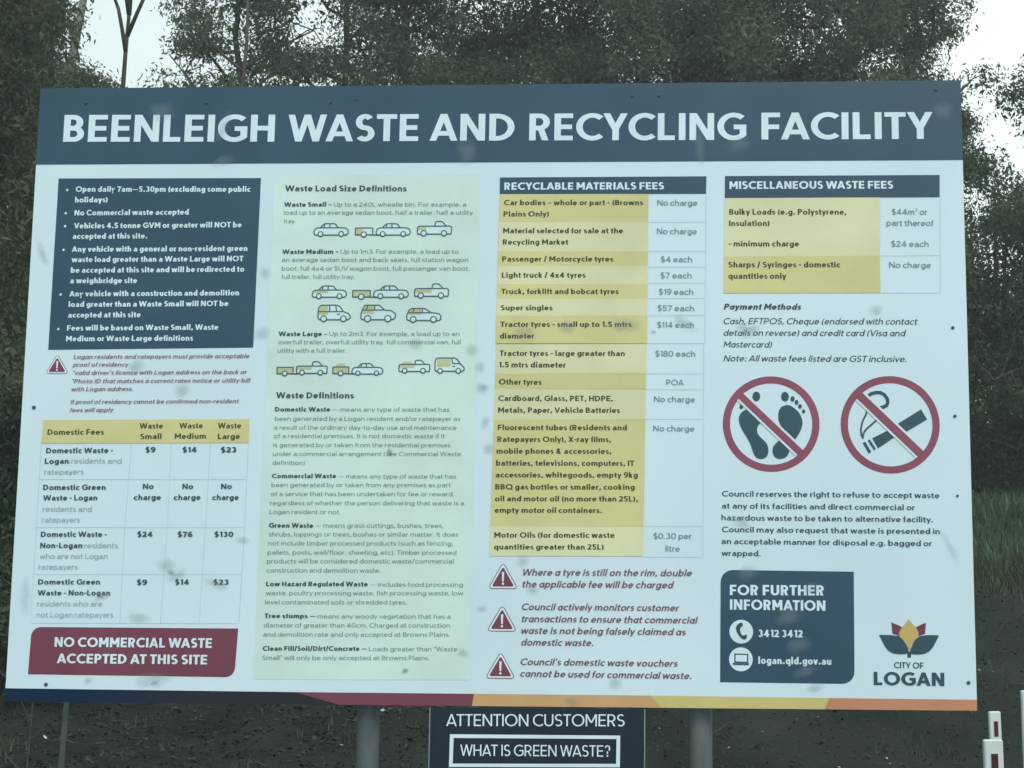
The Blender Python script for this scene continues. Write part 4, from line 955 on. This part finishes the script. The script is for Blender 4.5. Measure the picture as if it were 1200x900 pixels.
for kind, load, x0, y0, w, h in ICONS:
    I = ICON[kind]
    S = lambda p: (x0+p[0]*w, y0+p[1]*h)
    lw = .0046
    V = []; F = []; M = []
    def put(vf, mat, dd):
        b = len(V); V.extend(place(vf[0], dd)); F.extend([tuple(i+b for i in f) for f in vf[1]]); M.extend([mat]*len(vf[1]))
    body = [S(p) for p in I['body']]
    put(union2d([body]), 1, D1)
    if load == 1 and I['half']: put(union2d([[S(p) for p in I['half']]]), 2, D1+.0003)
    if load >= 2: put(union2d([[S(p) for p in I['full']]]), 2, D1+.0003)
    if load == 3:
        cx, cy, rx, ry = I['dome']; e = [S((cx+rx*math.cos(a), cy+ry*math.sin(a))) for a in [math.pi*i/14 for i in range(15)]]
        put(union2d([e]), 2, D1+.0003)
    polys = stroke_polys(body, lw, closed=True)
    for l in I['lines']: polys += stroke_polys([S(p) for p in l], lw)
    put(union2d(polys), 0, D2)
    for cx, cy in I['wheels']:
        c = S((cx, cy)); r = I['wr']*w
        put(union2d([ellipse_pts(c[0], c[1], r*1.03, r*1.03, 24)]), 0, D2+.0003)
        put(union2d([ellipse_pts(c[0], c[1], r*1.03-lw, r*1.03-lw, 24)]), 1, D2+.0006)
    mesh_obj(kind+'_drawing', V, F, [MAT['lineblue'], MAT['lightfill'], MAT['load']], parents['definitions'], M)

# all lettering
wi = 0
def lettering(row, name, parent, d):
    par, text, x, y, w, cap, ang, wt, col, it = row
    V, F = text_geo(text, wt, it, 40 if cap > .06 else (24 if cap > .028 else 14))
    a = R(ang); X = V[:, 0]*w; Y = V[:, 1]*cap
    px = x + X*math.cos(a) - Y*math.sin(a); py = y + X*math.sin(a) + Y*math.cos(a)
    P3 = np.stack([px-BW/2, np.full_like(px, -d), BZ+py], 1)
    # faces point at the viewer (-y)
    return fast_mesh(name, P3, F, MAT[col], parent)
small_rows = []
for row in TEXT_RUNS:
    par = row[0]
    if par == 'small': small_rows.append(row); continue
    if par == 'warnings': p = warn_par[wi]; wi += 1
    else: p = parents[par]
    nm = 'title_word' if par == 'header' else ('bullet' if row[1] == '•' else 'text_line')
    lettering(row, nm, p, D2 if par != 'board' else D1)

# screws through the sheet
for c, e in MARKS['screw']:
    r = math.dist(c, e)*1.05; g = Geo(); x, z = c[0]-BW/2, BZ+c[1]
    g.tube([(x, .004, z), (x, -.004, z)], [r, r*.85], 10); g.tube([(x, -.004, z), (x, -.0065, z)], [r*.55, r*.45], 6)
    g.build('screw', MAT['screw'], sign)

# soft grime on the sheet: thin stains, each with its own ragged outline
def stain(name, col, dens, seed):
    m = bpy.data.materials.new(name); m.use_nodes = True; t = m.node_tree; N = t.nodes; K = t.links
    p = N['Principled BSDF']; p.inputs['Base Color'].default_value = (*col, 1); p.inputs['Roughness'].default_value = .8; p.inputs['Specular IOR Level'].default_value = .1
    uv = N.new('ShaderNodeUVMap'); vm = N.new('ShaderNodeVectorMath'); vm.operation = 'LENGTH'
    tc = N.new('ShaderNodeTexCoord'); nz = N.new('ShaderNodeTexNoise'); nz.inputs['Scale'].default_value = 26; nz.inputs['Detail'].default_value = 6
    K.new(tc.outputs['Object'], nz.inputs['Vector'])
    K.new(uv.outputs[0], vm.inputs[0])
    ad = N.new('ShaderNodeMath'); ad.operation = 'MULTIPLY_ADD'; ad.inputs[1].default_value = .9; ad.inputs[2].default_value = -.45
    K.new(nz.outputs[0], ad.inputs[0])
    sm = N.new('ShaderNodeMath'); sm.operation = 'ADD'; K.new(vm.outputs['Value'], sm.inputs[0]); K.new(ad.outputs[0], sm.inputs[1])
    mr = N.new('ShaderNodeMapRange'); mr.interpolation_type = 'SMOOTHSTEP'; mr.inputs['From Min'].default_value = .95; mr.inputs['From Max'].default_value = .05
    mr.inputs['To Min'].default_value = 0; mr.inputs['To Max'].default_value = dens; K.new(sm.outputs[0], mr.inputs['Value'])
    # fades out fully at the patch's rim
    rim = N.new('ShaderNodeMapRange'); rim.inputs['From Min'].default_value = 1.0; rim.inputs['From Max'].default_value = .75; K.new(vm.outputs['Value'], rim.inputs['Value'])
    mu = N.new('ShaderNodeMath'); mu.operation = 'MULTIPLY'; K.new(mr.outputs[0], mu.inputs[0]); K.new(rim.outputs[0], mu.inputs[1])
    K.new(mu.outputs[0], p.inputs['Alpha'])
    return m
STAIN = {'d': stain('grime', (.33,.40,.40), .27, 0), 'k': stain('dark_speck', (.12,.15,.15), .42, 1), 'l': stain('pale_smear', (.36,.46,.50), .22, 2)}
for x, y, a, b, k in DIRT:
    if k in 'dl': a *= rng.uniform(1.5, 2.2); b *= rng.uniform(1.5, 2.2)
    else: a *= 1.1; b *= 1.1
    n = 16; th = rng.uniform(-.5, .5); ct, st = math.cos(th), math.sin(th)
    V = [(x-BW/2, -.0042, BZ+y)]; U = [(0, 0)]
    for i in range(n):
        u, v = math.cos(2*math.pi*i/n), math.sin(2*math.pi*i/n); X, Y = u*a, v*b
        V.append((x+X*ct-Y*st-BW/2, -.0042, BZ+y+X*st+Y*ct)); U.append((u, v))
    F = [(0, 1+i, 1+(i+1) % n) for i in range(n)]
    o = mesh_obj('grime_spot', V, F, STAIN[k], sign)
    ul = o.data.uv_layers.new(name='UVMap')
    for lp in o.data.loops: ul.data[lp.index].uv = U[lp.vertex_index]

# ---------------------------------------------------------------- the small sign hung beneath
small = tag(empty('attention_sign', (0, 0, 0)), 'small dark navy sign with white lettering and a white framed box, below the notice board', 'sign')
fr = {n_: p_ for n_, q_, p_, c_, r_ in FILLS if n_ in ('small_panel', 'ring', 'ring_in')}
(xa, ya), (xb, yb), (xc, yc), (xd, yd) = fr['small_panel']
L_, R_ = (xa+xd)/2-BW/2, (xb+xc)/2-BW/2
g = Geo(); g.box((L_, .002, BZ-.50), (R_, .010, BZ-.006)); pn = g.build('panel', [MAT['nightnavy'], MAT['aluminium']], small)
for p in pn.data.polygons:
    if p.normal.y > -.5: p.material_index = 1
g = Geo()
for x in (L_, R_-.004): g.box((x, .0012, BZ-.499), (x+.004, .002, BZ-.007))
g.build('edge_trim', MAT['galvanised'], small)
for x in (L_+.16, R_-.16):
    g = Geo(); g.box((x-.02, .012, BZ-.47), (x+.02, .0155, BZ+.40)); g.build('hanging_strap', MAT['galvanised'], small)
O4, I4 = fr['ring'], fr['ring_in']
def ringframe(O4, I4):
    polys = []
    for i in range(4):
        j = (i+1) % 4; polys.append([O4[i], O4[j], I4[j], I4[i]])
    return union2d([[tuple(p) for p in q] for q in polys])
v, f = ringframe(O4, I4); flat('frame_line', v, f, -.0008, MAT['white'], small)
for row in small_rows: lettering(row, 'text_line', pn, -.0008)

# ---------------------------------------------------------------- land
def ss(a, b, x):
    t = np.clip((x-a)/(b-a), 0, 1); return t*t*(3-2*t)
def lump(x, y):
    return (np.sin(x*.9+1.3)*np.cos(y*.7+.4)*.10 + np.sin(x*2.3+y*1.7)*.05 + np.sin(x*5.1-y*4.3+1)*.025 + np.sin(x*9.7+y*8.1)*.012)
def height(x, y):
    x = np.asarray(x, float); y = np.asarray(y, float)
    side = 1 - .35*ss(-1, -6, x)*ss(16, 4, y)
    z = (2.0*ss(0, 1, (y-2.6)/9.6)*1.0)*side + 1.35*ss(11.5, 17.5, y)
    z = np.where(y > 3, z + lump(x, y)*ss(3, 6, y)*ss(60, 30, y), z)
    return z
def axis(n0, lo, hi, far):
    a = np.linspace(lo, hi, n0); s = np.geomspace(1, far, 14)
    return np.concatenate([lo - s[::-1]*1.0, a, hi + s])
xs = axis(130, -16, 16, 500); ys = axis(150, -2, 30, 500)
X, Y = np.meshgrid(xs, ys); Z = height(X, Y)
V = np.stack([X, Y, Z], -1).reshape(-1, 3); nxx = len(xs)
idx = np.arange(len(V)).reshape(X.shape)
F = np.stack([idx[:-1, :-1], idx[:-1, 1:], idx[1:, 1:], idx[1:, :-1]], -1).reshape(-1, 4)
def ground_material():
    m = mottled('bare_ground', (.007,.011,.009), (.024,.029,.025), 1.1, rough=.9, spec=.15, bump=.9, lo=.3, hi=.75, detail=10)
    t = m.node_tree; N = t.nodes; K = t.links; p = N['Principled BSDF']
    # small pale chips and leaf bits
    tc = N.new('ShaderNodeTexCoord'); vo = N.new('ShaderNodeTexVoronoi'); vo.inputs['Scale'].default_value = 16; K.new(tc.outputs['Object'], vo.inputs['Vector'])
    mr = N.new('ShaderNodeMapRange'); mr.inputs['From Min'].default_value = .16; mr.inputs['From Max'].default_value = .10; K.new(vo.outputs['Distance'], mr.inputs['Value'])
    mc = N.new('ShaderNodeMixRGB'); mc.inputs[2].default_value = (.055,.06,.05,1)
    old = p.inputs['Base Color'].links[0].from_socket
    K.new(mr.outputs[0], mc.inputs[0]); K.new(old, mc.inputs[1])
    # green ground cover on the upper bank
    sp = N.new('ShaderNodeSeparateXYZ'); K.new(tc.outputs['Object'], sp.inputs[0])
    g1 = N.new('ShaderNodeMapRange'); g1.inputs['From Min'].default_value = 11.2; g1.inputs['From Max'].default_value = 12.8; K.new(sp.outputs[1], g1.inputs['Value'])
    mg = N.new('ShaderNodeMixRGB'); mg.inputs[2].default_value = (.020,.034,.017,1); K.new(g1.outputs[0], mg.inputs[0]); K.new(mc.outputs[0], mg.inputs[1])
    K.new(mg.outputs[0], p.inputs['Base Color'])
    return m
ground = fast_mesh('ground', V, F, ground_material(), smooth=True); tag(ground, kind='structure')
g = Geo(); g.add([(-200, -10, .004), (200, -10, .004), (200, -2.2, .004), (-200, -2.2, .004)], [(0, 1, 2, 3)])
road = g.build('road', mottled('asphalt', (.040,.042,.044), (.062,.064,.066), 30, rough=.85, bump=.6)); tag(road, kind='structure')
g = Geo(); g.box((-200, -2.2, -.1), (200, -2.0, .12)); kerb = g.build('kerb', mottled('kerb_concrete', (.22,.22,.21), (.32,.32,.30), 12, rough=.85, bump=.4)); tag(kerb, kind='structure')

# guide posts with red reflectors
def guide_post(x, y, h, w, lean, label):
    z = float(height(x, y))
    r_ = tag(empty('guide_post', (x, y, z)), label, 'guide post', 'white guide posts beside the sign')
    r_.rotation_euler = (0, R(lean), R(rng.uniform(-6, 6)))
    g = Geo(); g.bevel_box((-w/2, -.02, -.25), (w/2, .02, h), .006); g.build('post', MAT['post_white'], r_)
    g = Geo(); g.box((-w*.15, -.0245, h-.165), (w*.20, -.0205, h-.065)); rf = g.build('reflector', MAT['reflector'], r_)
    return r_
guide_post(2.232, 1.80, 1.06, .090, -.6, 'white guide post with red reflector, lower and nearer of the two overlapping ones')
guide_post(2.885, 4.9, .67, .078, -1.2, 'white guide post with red reflector, partly hidden behind the nearest one')
guide_post(2.64, 2.78, 1.25, .095, -.6, 'white guide post with red reflector, cut by the right edge')

# leaning thin pole behind the board at the left
g = Geo(); zz = float(height(-3.0, 2.3))
g.tube([(0, 0, -.2), (.02, 0, .7), (.06, .0, 1.9)], [.017, .016, .013], 8)
o = g.build('thin_pole', mottled('weathered_pole', (.07,.09,.085), (.12,.14,.135), 12, rough=.8)); o.location = (-2.50, 2.3, zz)
tag(o, 'thin grey pole leaning slightly behind the lower left of the board', 'pole')

# ---------------------------------------------------------------- vegetation
LEAF = {
 'grey': mottled('leaf_grey_green', (.074,.108,.066), (.125,.162,.100), .55, rough=.65, spec=.15, island=True, transl=.42),
 'dark': mottled('leaf_dark_green', (.062,.096,.054), (.108,.148,.082), .55, rough=.65, spec=.15, island=True, transl=.40),
 'olive': mottled('leaf_olive_brown', (.050,.068,.040), (.105,.116,.062), .8, rough=.65, spec=.15, island=True, transl=.30),
}
BARK = mottled('bark_dark', (.030,.028,.025), (.085,.078,.068), 9, rough=.9, bump=.6, stretch=(1, 1, .3))
BARK_PALE = mottled('bark_pale', (.15,.155,.14), (.32,.32,.29), 5, rough=.8, bump=.3, stretch=(1, 1, .35))
TWIG = mottled('bare_twig', (.07,.062,.055), (.14,.125,.11), 8, rough=.85)

def leaves(centres, radii, n, length, width, droop=.6):
    """n narrow leaf quads scattered in the given blobs; returns V, F"""
    C_ = np.asarray(centres); r = np.asarray(radii)
    w = r[:, 0]**2*r[:, 1]; k = rng.choice(len(C_), n, p=w/w.sum())
    d = rng.normal(size=(n, 3)); d /= np.linalg.norm(d, axis=1)[:, None]
    rad = rng.uniform(0, 1, n)**.45
    P = C_[k] + d*rad[:, None]*np.stack([r[k, 0], r[k, 0], r[k, 1]], 1)
    P += rng.normal(size=(n, 3))*.07
    a = rng.normal(size=(n, 3)); a[:, 2] = -np.abs(a[:, 2])*droop - droop*.7
    a /= np.linalg.norm(a, axis=1)[:, None]
    b = rng.normal(size=(n, 3)); b -= (b*a).sum(1)[:, None]*a; b /= np.linalg.norm(b, axis=1)[:, None]
    s = rng.uniform(.6, 1.35, n)[:, None]
    L = a*length*s; W = b*width*s*.5
    V = np.stack([P, P+L*.45+W, P+L, P+L*.45-W], 1).reshape(-1, 3)
    return V, np.arange(n*4).reshape(n, 4)

def wiggle(p0, p1, n, amp):
    p0, p1 = Vector(p0), Vector(p1); out = []
    off = Vector((0, 0, 0))
    for i in range(n+1):
        t = i/n; 
        if 0 < i: off += Vector(rng.normal(size=3))*amp/n
        out.append(p0.lerp(p1, t) + off)
    return out

def tree(x, y, h, spread, leaf, label, cat='tree', group=None, trunk_r=.14, crown_from=.35, n_limb=14, n_leaf=20000,
         bark=None, size=(.082, .029), dens=2.3, blob=.5, zbias=1.0, name='gum_tree', lean=0.0, fork=True, squash=.75, ragged=0.35, tip=.75, seed=None):
    global rng
    rng = np.random.default_rng(seed or int(abs(x*100)+abs(y*37)))     # every tree keeps its own shape
    z = float(height(x, y)) - .1
    root = tag(empty(name, (x, y, z)), label, cat, group)
    g = Geo(); top = Vector((lean*h, rng.uniform(-.3, .3), h*.93))
    main = wiggle((0, 0, 0), top, 9, .5)
    g.tube(main, [trunk_r*(1-.82*i/9) for i in range(10)], 8)
    cs = []; rs = []
    for i in range(n_limb):
        t = crown_from + (1-crown_from)*((i+.5)/n_limb)**zbias
        k = min(int(t*9), 8); base = main[k].lerp(main[k+1], t*9-k)
        az = i*2.4 + rng.uniform(-.5, .5)
        env = math.sin(math.pi*min(1, (t-crown_from+.25)/(1.25-crown_from)))**.6
        rr = spread*env*rng.uniform(1-ragged, 1.05)
        tip_ = base + Vector((math.cos(az)*rr, math.sin(az)*rr, rr*rng.uniform(.25, tip)))
        limb = wiggle(base, tip_, 5, .35*rr)
        lr = trunk_r*(1-.8*t)*.55
        g.tube(limb, [lr*(1-.75*j/5)+.006 for j in range(6)], 5, cap=False)
        for j in range(2, 6):
            p = limb[j]
            for q in range(2):
                e = p + Vector(rng.normal(size=3))*rr*.22 + Vector((0, 0, .12*rr))
                g.tube(wiggle(p, e, 2, .15), [.014, .010, .005], 4, cap=False)
                cs.append(tuple(e)); b = blob*rng.uniform(.6, 1.2); rs.append((b, b*squash))
    cs.append(tuple(top)); rs.append((blob, blob*squash))
    g.build('trunk', bark or BARK, root, smooth=True)
    if n_leaf:
        V, F = leaves(cs, rs, int(n_leaf*dens), *size)
        nb = int(n_leaf*.34)                      # tufts of larger leaves inside each clump
        V2, F2 = leaves(cs, [(a*.72, b*.72) for a, b in rs], nb, size[0]*1.5, size[1]*2.0)
        V = np.concatenate([V, V2]); F = np.concatenate([F, F2+len(V)-len(V2)])
        fast_mesh('crown', V, F, LEAF[leaf], root)
    return root

def bare_tree(x, y, h, r, label, limbs, name='bare_tree', mat=None, lean=0):
    global rng
    rng = np.random.default_rng(int(abs(x*100)+abs(y*37)))
    z = float(height(x, y)) - .1
    root = tag(empty(name, (x, y, z)), label, 'tree')
    g = Geo(); main = wiggle((0, 0, 0), (lean*h, 0, h), 10, .4); g.tube(main, [r*(1-.7*i/10) for i in range(11)], 7); g.build('trunk', mat or TWIG, root, smooth=True)
    for (t, dx, dz, ll) in limbs:
        g = Geo()
        k = min(int(t*10), 9); b = main[k].lerp(main[k+1], t*10-k)
        e = b + Vector((dx, rng.uniform(-.3, .3), dz)); lb = wiggle(b, e, 6, .5*ll); rr = r*.42
        g.tube(lb, [rr*(1-.7*i/6) for i in range(7)], 5)
        for s in range(4):
            p = lb[2+s]; q = p + Vector((dx*rng.uniform(-.1, .5)+rng.uniform(-.15, .15), rng.uniform(-.2, .2), abs(dz)*rng.uniform(.1, .5)+.1)); g.tube(wiggle(p, q, 3, .2), [.010, .007, .005, .003], 4)
        g.build('branch', mat or TWIG, root, smooth=True)
    return root

TG = 'tall gum trees behind the board'
# (x, y, height, spread, leaf, label, options)
tree(-6.3, 19.0, 11.0, 1.7, 'grey', 'slender gum tree with loose see-through crown, left end of the gum row', group=TG, n_leaf=9500, n_limb=16, crown_from=.40, blob=.42, trunk_r=.13, ragged=.5)
tree(-5.15, 20.5, 11.6, 1.8, 'dark', 'gum tree with open crown and dark limbs, second from the left of the row', group=TG, n_leaf=10500, n_limb=17, crown_from=.38, blob=.45, trunk_r=.15, ragged=.45)
tree(-3.4, 18.6, 11.8, 2.0, 'grey', 'gum tree with sky gaps low in its crown, above the first gap in the title', group=TG, n_leaf=20000, n_limb=20, crown_from=.40, blob=.5, trunk_r=.16)
tree(-1.6, 19.6, 12.5, 2.2, 'dark', 'dense gum tree above the middle of the board', group=TG, n_leaf=32000, n_limb=24, crown_from=.35, blob=.6, trunk_r=.18)
tree(.3, 18.8, 12.2, 2.2, 'grey', 'dense gum tree standing right of the board centre line', group=TG, n_leaf=32000, n_limb=24, crown_from=.35, blob=.6, trunk_r=.18)
tree(2.1, 19.8, 12.6, 2.1, 'dark', 'broad dark gum tree above the right half of the title', group=TG, n_leaf=30000, n_limb=24, crown_from=.35, blob=.6, trunk_r=.17)
tree(3.7, 18.9, 12.0, 1.85, 'grey', 'grey green gum tree with clumped crown above the right end of the title', group=TG, n_leaf=24000, n_limb=22, crown_from=.35, blob=.5, trunk_r=.15)
tree(4.85, 20.2, 11.9, 1.15, 'grey', 'narrow gum tree ending the row, ragged crown edge against the sky', group=TG, n_leaf=12500, n_limb=20, crown_from=.35, blob=.38, trunk_r=.11)
# right of the board
tree(7.6, 19.0, 8.6, 2.0, 'dark', 'dark gum tree cut by the right edge of the photo, crown against pale sky', n_leaf=15000, n_limb=20, crown_from=.2, blob=.42, trunk_r=.13, ragged=.5)
tree(5.7, 21.5, 8.0, 1.1, 'olive', 'small brownish gum tree beside the upper right corner of the board', n_leaf=8500, n_limb=14, crown_from=.25, blob=.38, trunk_r=.07)
bare_tree(5.75, 22.5, 8.0, .045, 'thin dead tree with bare pale twigs against the sky right of the board', [(.7, .7, 1.0, 1), (.8, -.35, 1.0, 1), (.78, .9, .8, 1), (.92, .3, .9, 1)], name='dead_tree')
# left of the board
tree(-10.33, 19.5, 12.8, 1.2, 'dark', 'tall pale barked gum tree behind the leafy left tree', n_leaf=5000, n_limb=8, crown_from=.84, blob=.5, trunk_r=.18, bark=BARK_PALE, lean=.075)
bare_tree(-6.8, 14.0, 7.35, .075, 'slim bare forked tree against the sky above the upper left of the board', [(.97, .42, 1.9, .3), (.97, -.12, 1.9, .3), (.9, -.4, 1.7, .5), (.93, .75, 1.5, .6)], mat=BARK)
bare_tree(-6.0, 17.0, 8.0, .075, 'leaning dead tree with crooked limb at the left end of the gum row', [(.85, -1.0, .9, .4), (.7, -1.2, 1.7, .5), (.8, .6, .6, .4)], mat=BARK, lean=.04)
tree(-6.75, 8.5, 9.4, 1.35, 'olive', 'leafy olive green tree close by the left side of the board', n_leaf=38000, n_limb=36, crown_from=.03, blob=.5, trunk_r=.11, zbias=1, size=(.075, .024), tip=.4)
tree(-5.15, 7.6, 3.4, .9, 'dark', 'dark leafy shrub at the left edge, low beside the board', 'shrub', n_leaf=9000, n_limb=14, crown_from=.05, blob=.35, trunk_r=.035, name='shrub', size=(.075, .024))
tree(-8.15, 16.0, 7.1, 1.0, 'grey', 'bushy sapling whose top shows just above the upper left corner of the board', n_leaf=9000, n_limb=18, crown_from=.15, blob=.36, trunk_r=.06, size=(.085, .026))
tree(-9.4, 17.0, 8.8, 1.0, 'dark', 'dark bushy tree behind the upper left corner of the board', n_leaf=12000, n_limb=20, crown_from=.1, blob=.45, trunk_r=.07)
tree(-8.0, 12.5, 9.0, 1.6, 'dark', 'dark leafy tree filling the left edge behind the olive green one', n_leaf=26000, n_limb=34, crown_from=.03, blob=.6, trunk_r=.09, tip=.4)
tree(6.3, 18.0, 5.2, 1.5, 'dark', 'low dark wattle tree right of the board at the top of the grass bank', n_leaf=14000, n_limb=24, crown_from=.03, blob=.5, trunk_r=.06, tip=.35)
# bushy row behind the grass bank
SG = 'dark bushes along the top of the bank'
names_ = ['left end', 'second from the left', 'third from the left', 'fourth from the left', 'middle', 'fourth from the right', 'third from the right', 'second from the right', 'right end']
for i, x in enumerate([-9.0, -7.0, -4.9, -2.8, -.7, 1.4, 3.4, 5.4, 7.3]):
    tree(x, 21.3+rng.uniform(-.6, .6), 5.4+rng.uniform(-.5, .5)-(1.2 if i >= 7 else 0), 1.75, 'dark', 'dark bush on top of the grass bank, %s of its row' % names_[i], 'bush', SG,
         n_leaf=9000, n_limb=22, crown_from=.03, blob=.62, trunk_r=.06, name='bush', tip=.35)
rng = np.random.default_rng(11)
# far wood that reads as one mass
cs = []; rs = []
for i in range(230):
    x = rng.uniform(-22, 22); y = rng.uniform(26, 34); hh = rng.uniform(3.4, 9.5) if abs(x-6) > 2.5 else rng.uniform(3.4, 6.6)
    cs.append((x, y, hh)); rs.append((rng.uniform(1.0, 1.9), rng.uniform(.8, 1.5)))
for i in range(60):
    cs.append((-22+i*.75, rng.uniform(27, 31), 4.2)); rs.append((1.5, 1.8))
V, F = leaves(cs, rs, 120000, .30, .12)
tag(fast_mesh('far_woodland', V, F, LEAF['dark']), 'dark mass of woodland far behind the bank', 'woodland', kind='stuff')
g = Geo()
for i in range(70):
    x = rng.uniform(-20, 20); y = rng.uniform(24, 33); z = float(height(x, y)); g.tube(wiggle((x, y, z-.1), (x+rng.uniform(-.5, .5), y, z+rng.uniform(4, 8)), 5, .4), [.09, .08, .07, .06, .045, .03], 5)
tag(g.build('woodland_trunks', BARK), 'thin dark trunks standing in the far woodland', 'trunks', kind='stuff')

# grass on the bank
def blades(n, xr, yr, hmin, hmax, name, label, mat, tuft=7, w=.008):
    m = n//tuft
    cx = rng.uniform(*xr, m); cy = rng.uniform(*yr, m)
    x = np.repeat(cx, tuft)+rng.normal(0, .05, m*tuft); y = np.repeat(cy, tuft)+rng.normal(0, .05, m*tuft)
    z = height(x, y)-.01; N_ = len(x)
    hgt = np.repeat(rng.uniform(hmin, hmax, m), tuft)*rng.uniform(.6, 1.15, N_); az = rng.uniform(0, 6.283, N_); ln = rng.uniform(.1, .65, N_)*hgt
    b = np.stack([x, y, z], 1); s = np.stack([-np.sin(az), np.cos(az), 0*az], 1)*w; d = np.stack([np.cos(az)*ln, np.sin(az)*ln, hgt], 1)
    V = np.stack([b-s, b+s, b+d*.6+s*.6-np.array([0, 0, 0]), b+d, b+d*.6-s*.6], 1).reshape(-1, 3)
    V[2::5, 2] += hgt*.08; V[4::5, 2] += hgt*.08
    o = fast_mesh(name, V, np.arange(N_*5).reshape(N_, 5), mat); tag(o, label, 'grass', kind='stuff'); return o
GRASS = mottled('grass_blades', (.055,.110,.046), (.100,.165,.076), .8, rough=.6, spec=.25, island=True, transl=.2)
GRASS_DRY = mottled('grass_dry', (.045,.055,.036), (.085,.095,.065), .8, rough=.7, spec=.2, island=True)
blades(90000, (-11, 8.5), (11.6, 19), .10, .30, 'grass', 'short green grass covering the bank', GRASS, w=.010)
blades(9000, (-8, 8), (10.6, 13.2), .10, .34, 'tall_grass', 'taller dry grass tufts along the foot of the grass bank', GRASS_DRY, w=.006)

blades(5200, (-9, 8), (4.5, 11.8), .04, .12, 'weeds', 'low weeds dotted over the bare slope', mottled('weed_blades', (.030,.045,.024), (.060,.078,.042), .8, rough=.7, spec=.2, island=True), w=.006)
# leaf litter, sticks and pale scraps on the bare slope
def chips(n, xr, yr, smin, smax, name, label, mat, cat):
    x = rng.uniform(*xr, n); y = rng.uniform(*yr, n); s = rng.uniform(smin, smax, n); z = height(x, y)+s*.25+.004
    az = rng.uniform(0, 6.283, n); t = rng.normal(0, .35, (n, 2))
    u = np.stack([np.cos(az), np.sin(az), t[:, 0]], 1)*s[:, None]; v = np.stack([-np.sin(az), np.cos(az), t[:, 1]], 1)*(s*rng.uniform(.25, .7, n))[:, None]
    c = np.stack([x, y, z], 1); up = np.array([0, 0, 1.])*(s*.16)[:, None]
    V = np.stack([c-u, c-v*.9, c+u, c+v, c+up], 1).reshape(-1, 3)
    b = (np.arange(n)*5)[:, None]
    F = np.concatenate([b+np.array([q]) for q in ((0, 1, 4), (1, 2, 4), (2, 3, 4), (3, 0, 4))], 0)
    o = fast_mesh(name, V, F, mat); tag(o, label, cat, kind='stuff')
chips(22000, (-9, 7), (4, 13), .008, .026, 'leaf_litter', 'brown leaf litter and bark chips on the bare slope', mottled('litter_brown', (.013,.017,.014), (.032,.036,.029), 2, rough=.85, island=True), 'leaf litter')
chips(14000, (-9, -1.0), (4, 11), .010, .034, 'leaf_litter', 'thicker brown leaf litter on the slope at the left', mottled('litter_russet', (.020,.021,.016), (.055,.052,.040), 2, rough=.85, island=True), 'leaf litter')
chips(300, (-8, 7), (4.5, 12.5), .010, .028, 'gravel', 'scattered pale stones and scraps on the dark slope', mottled('pale_chip', (.28,.29,.27), (.55,.57,.55), 20, rough=.8, island=True), 'stones')
g = Geo()
for i in range(50):
    x = rng.uniform(-9, 7); y = rng.uniform(5, 12.5); z = float(height(x, y)); a = rng.uniform(0, 6.28); l = rng.uniform(.15, .7)
    g.tube(wiggle((x, y, z+.02), (x+math.cos(a)*l, y+math.sin(a)*l, float(height(x+math.cos(a)*l, y+math.sin(a)*l))+.05), 3, .12), [.007, .006, .005, .003], 5)
tag(g.build('twig_litter', mottled('old_stick', (.035,.036,.030), (.07,.07,.06), 8, rough=.9)), 'fallen sticks lying on the bare slope', 'sticks', kind='stuff')
# thin dry stems at the left
STEM = mottled('dry_stem_bark', (.045,.052,.046), (.09,.10,.09), 8, rough=.85)
for i, (x, y, h_, lb_) in enumerate([(-3.9, 3.6, 1.5, 'tall dry stem, farthest left of those behind the lower left corner'), (-3.35, 3.9, 1.2, 'dry stem with side twigs, between two others behind the lower left corner'), (-3.65, 3.2, 1.35, 'dry stem nearest to the board behind its lower left corner')]):
    z = float(height(x, y)); g = Geo(); g.tube(wiggle((0, 0, -.1), (rng.uniform(-.12, .12), 0, h_), 6, .12), [.010-.0013*k for k in range(7)], 6)
    for k in range(5):
        b = Vector((rng.uniform(-.03, .03), 0, h_*(.35+.13*k))); g.tube(wiggle(b, b+Vector((rng.uniform(-.25, .25), rng.uniform(-.1, .1), .22)), 2, .05), [.0035, .0025, .0015], 4)
    o = g.build('dry_stem', STEM); o.location = (x, y, z); tag(o, lb_, 'dead stem', 'dry stems behind the board')

# ---------------------------------------------------------------- added haze: one box of air round the place, lifting dark trees like windscreen glare
g = Geo(); g.box((-530, -530, -1.3), (530, 560, 13.6))
hm = bpy.data.materials.new('veil_air'); hm.use_nodes = True; hn = hm.node_tree
for n_ in list(hn.nodes):
    if n_.type == 'BSDF_PRINCIPLED': hn.nodes.remove(n_)
pv = hn.nodes.new('ShaderNodeVolumePrincipled')
pv.inputs['Color'].default_value = (.86, .94, .92, 1); pv.inputs['Density'].default_value = .0026; pv.inputs['Anisotropy'].default_value = .2
hn.links.new(pv.outputs[0], [n_ for n_ in hn.nodes if n_.type == 'OUTPUT_MATERIAL'][0].inputs['Volume'])
tag(g.build('veil', hm), 'added thin pale haze softening the trees', 'veil', kind='stuff')
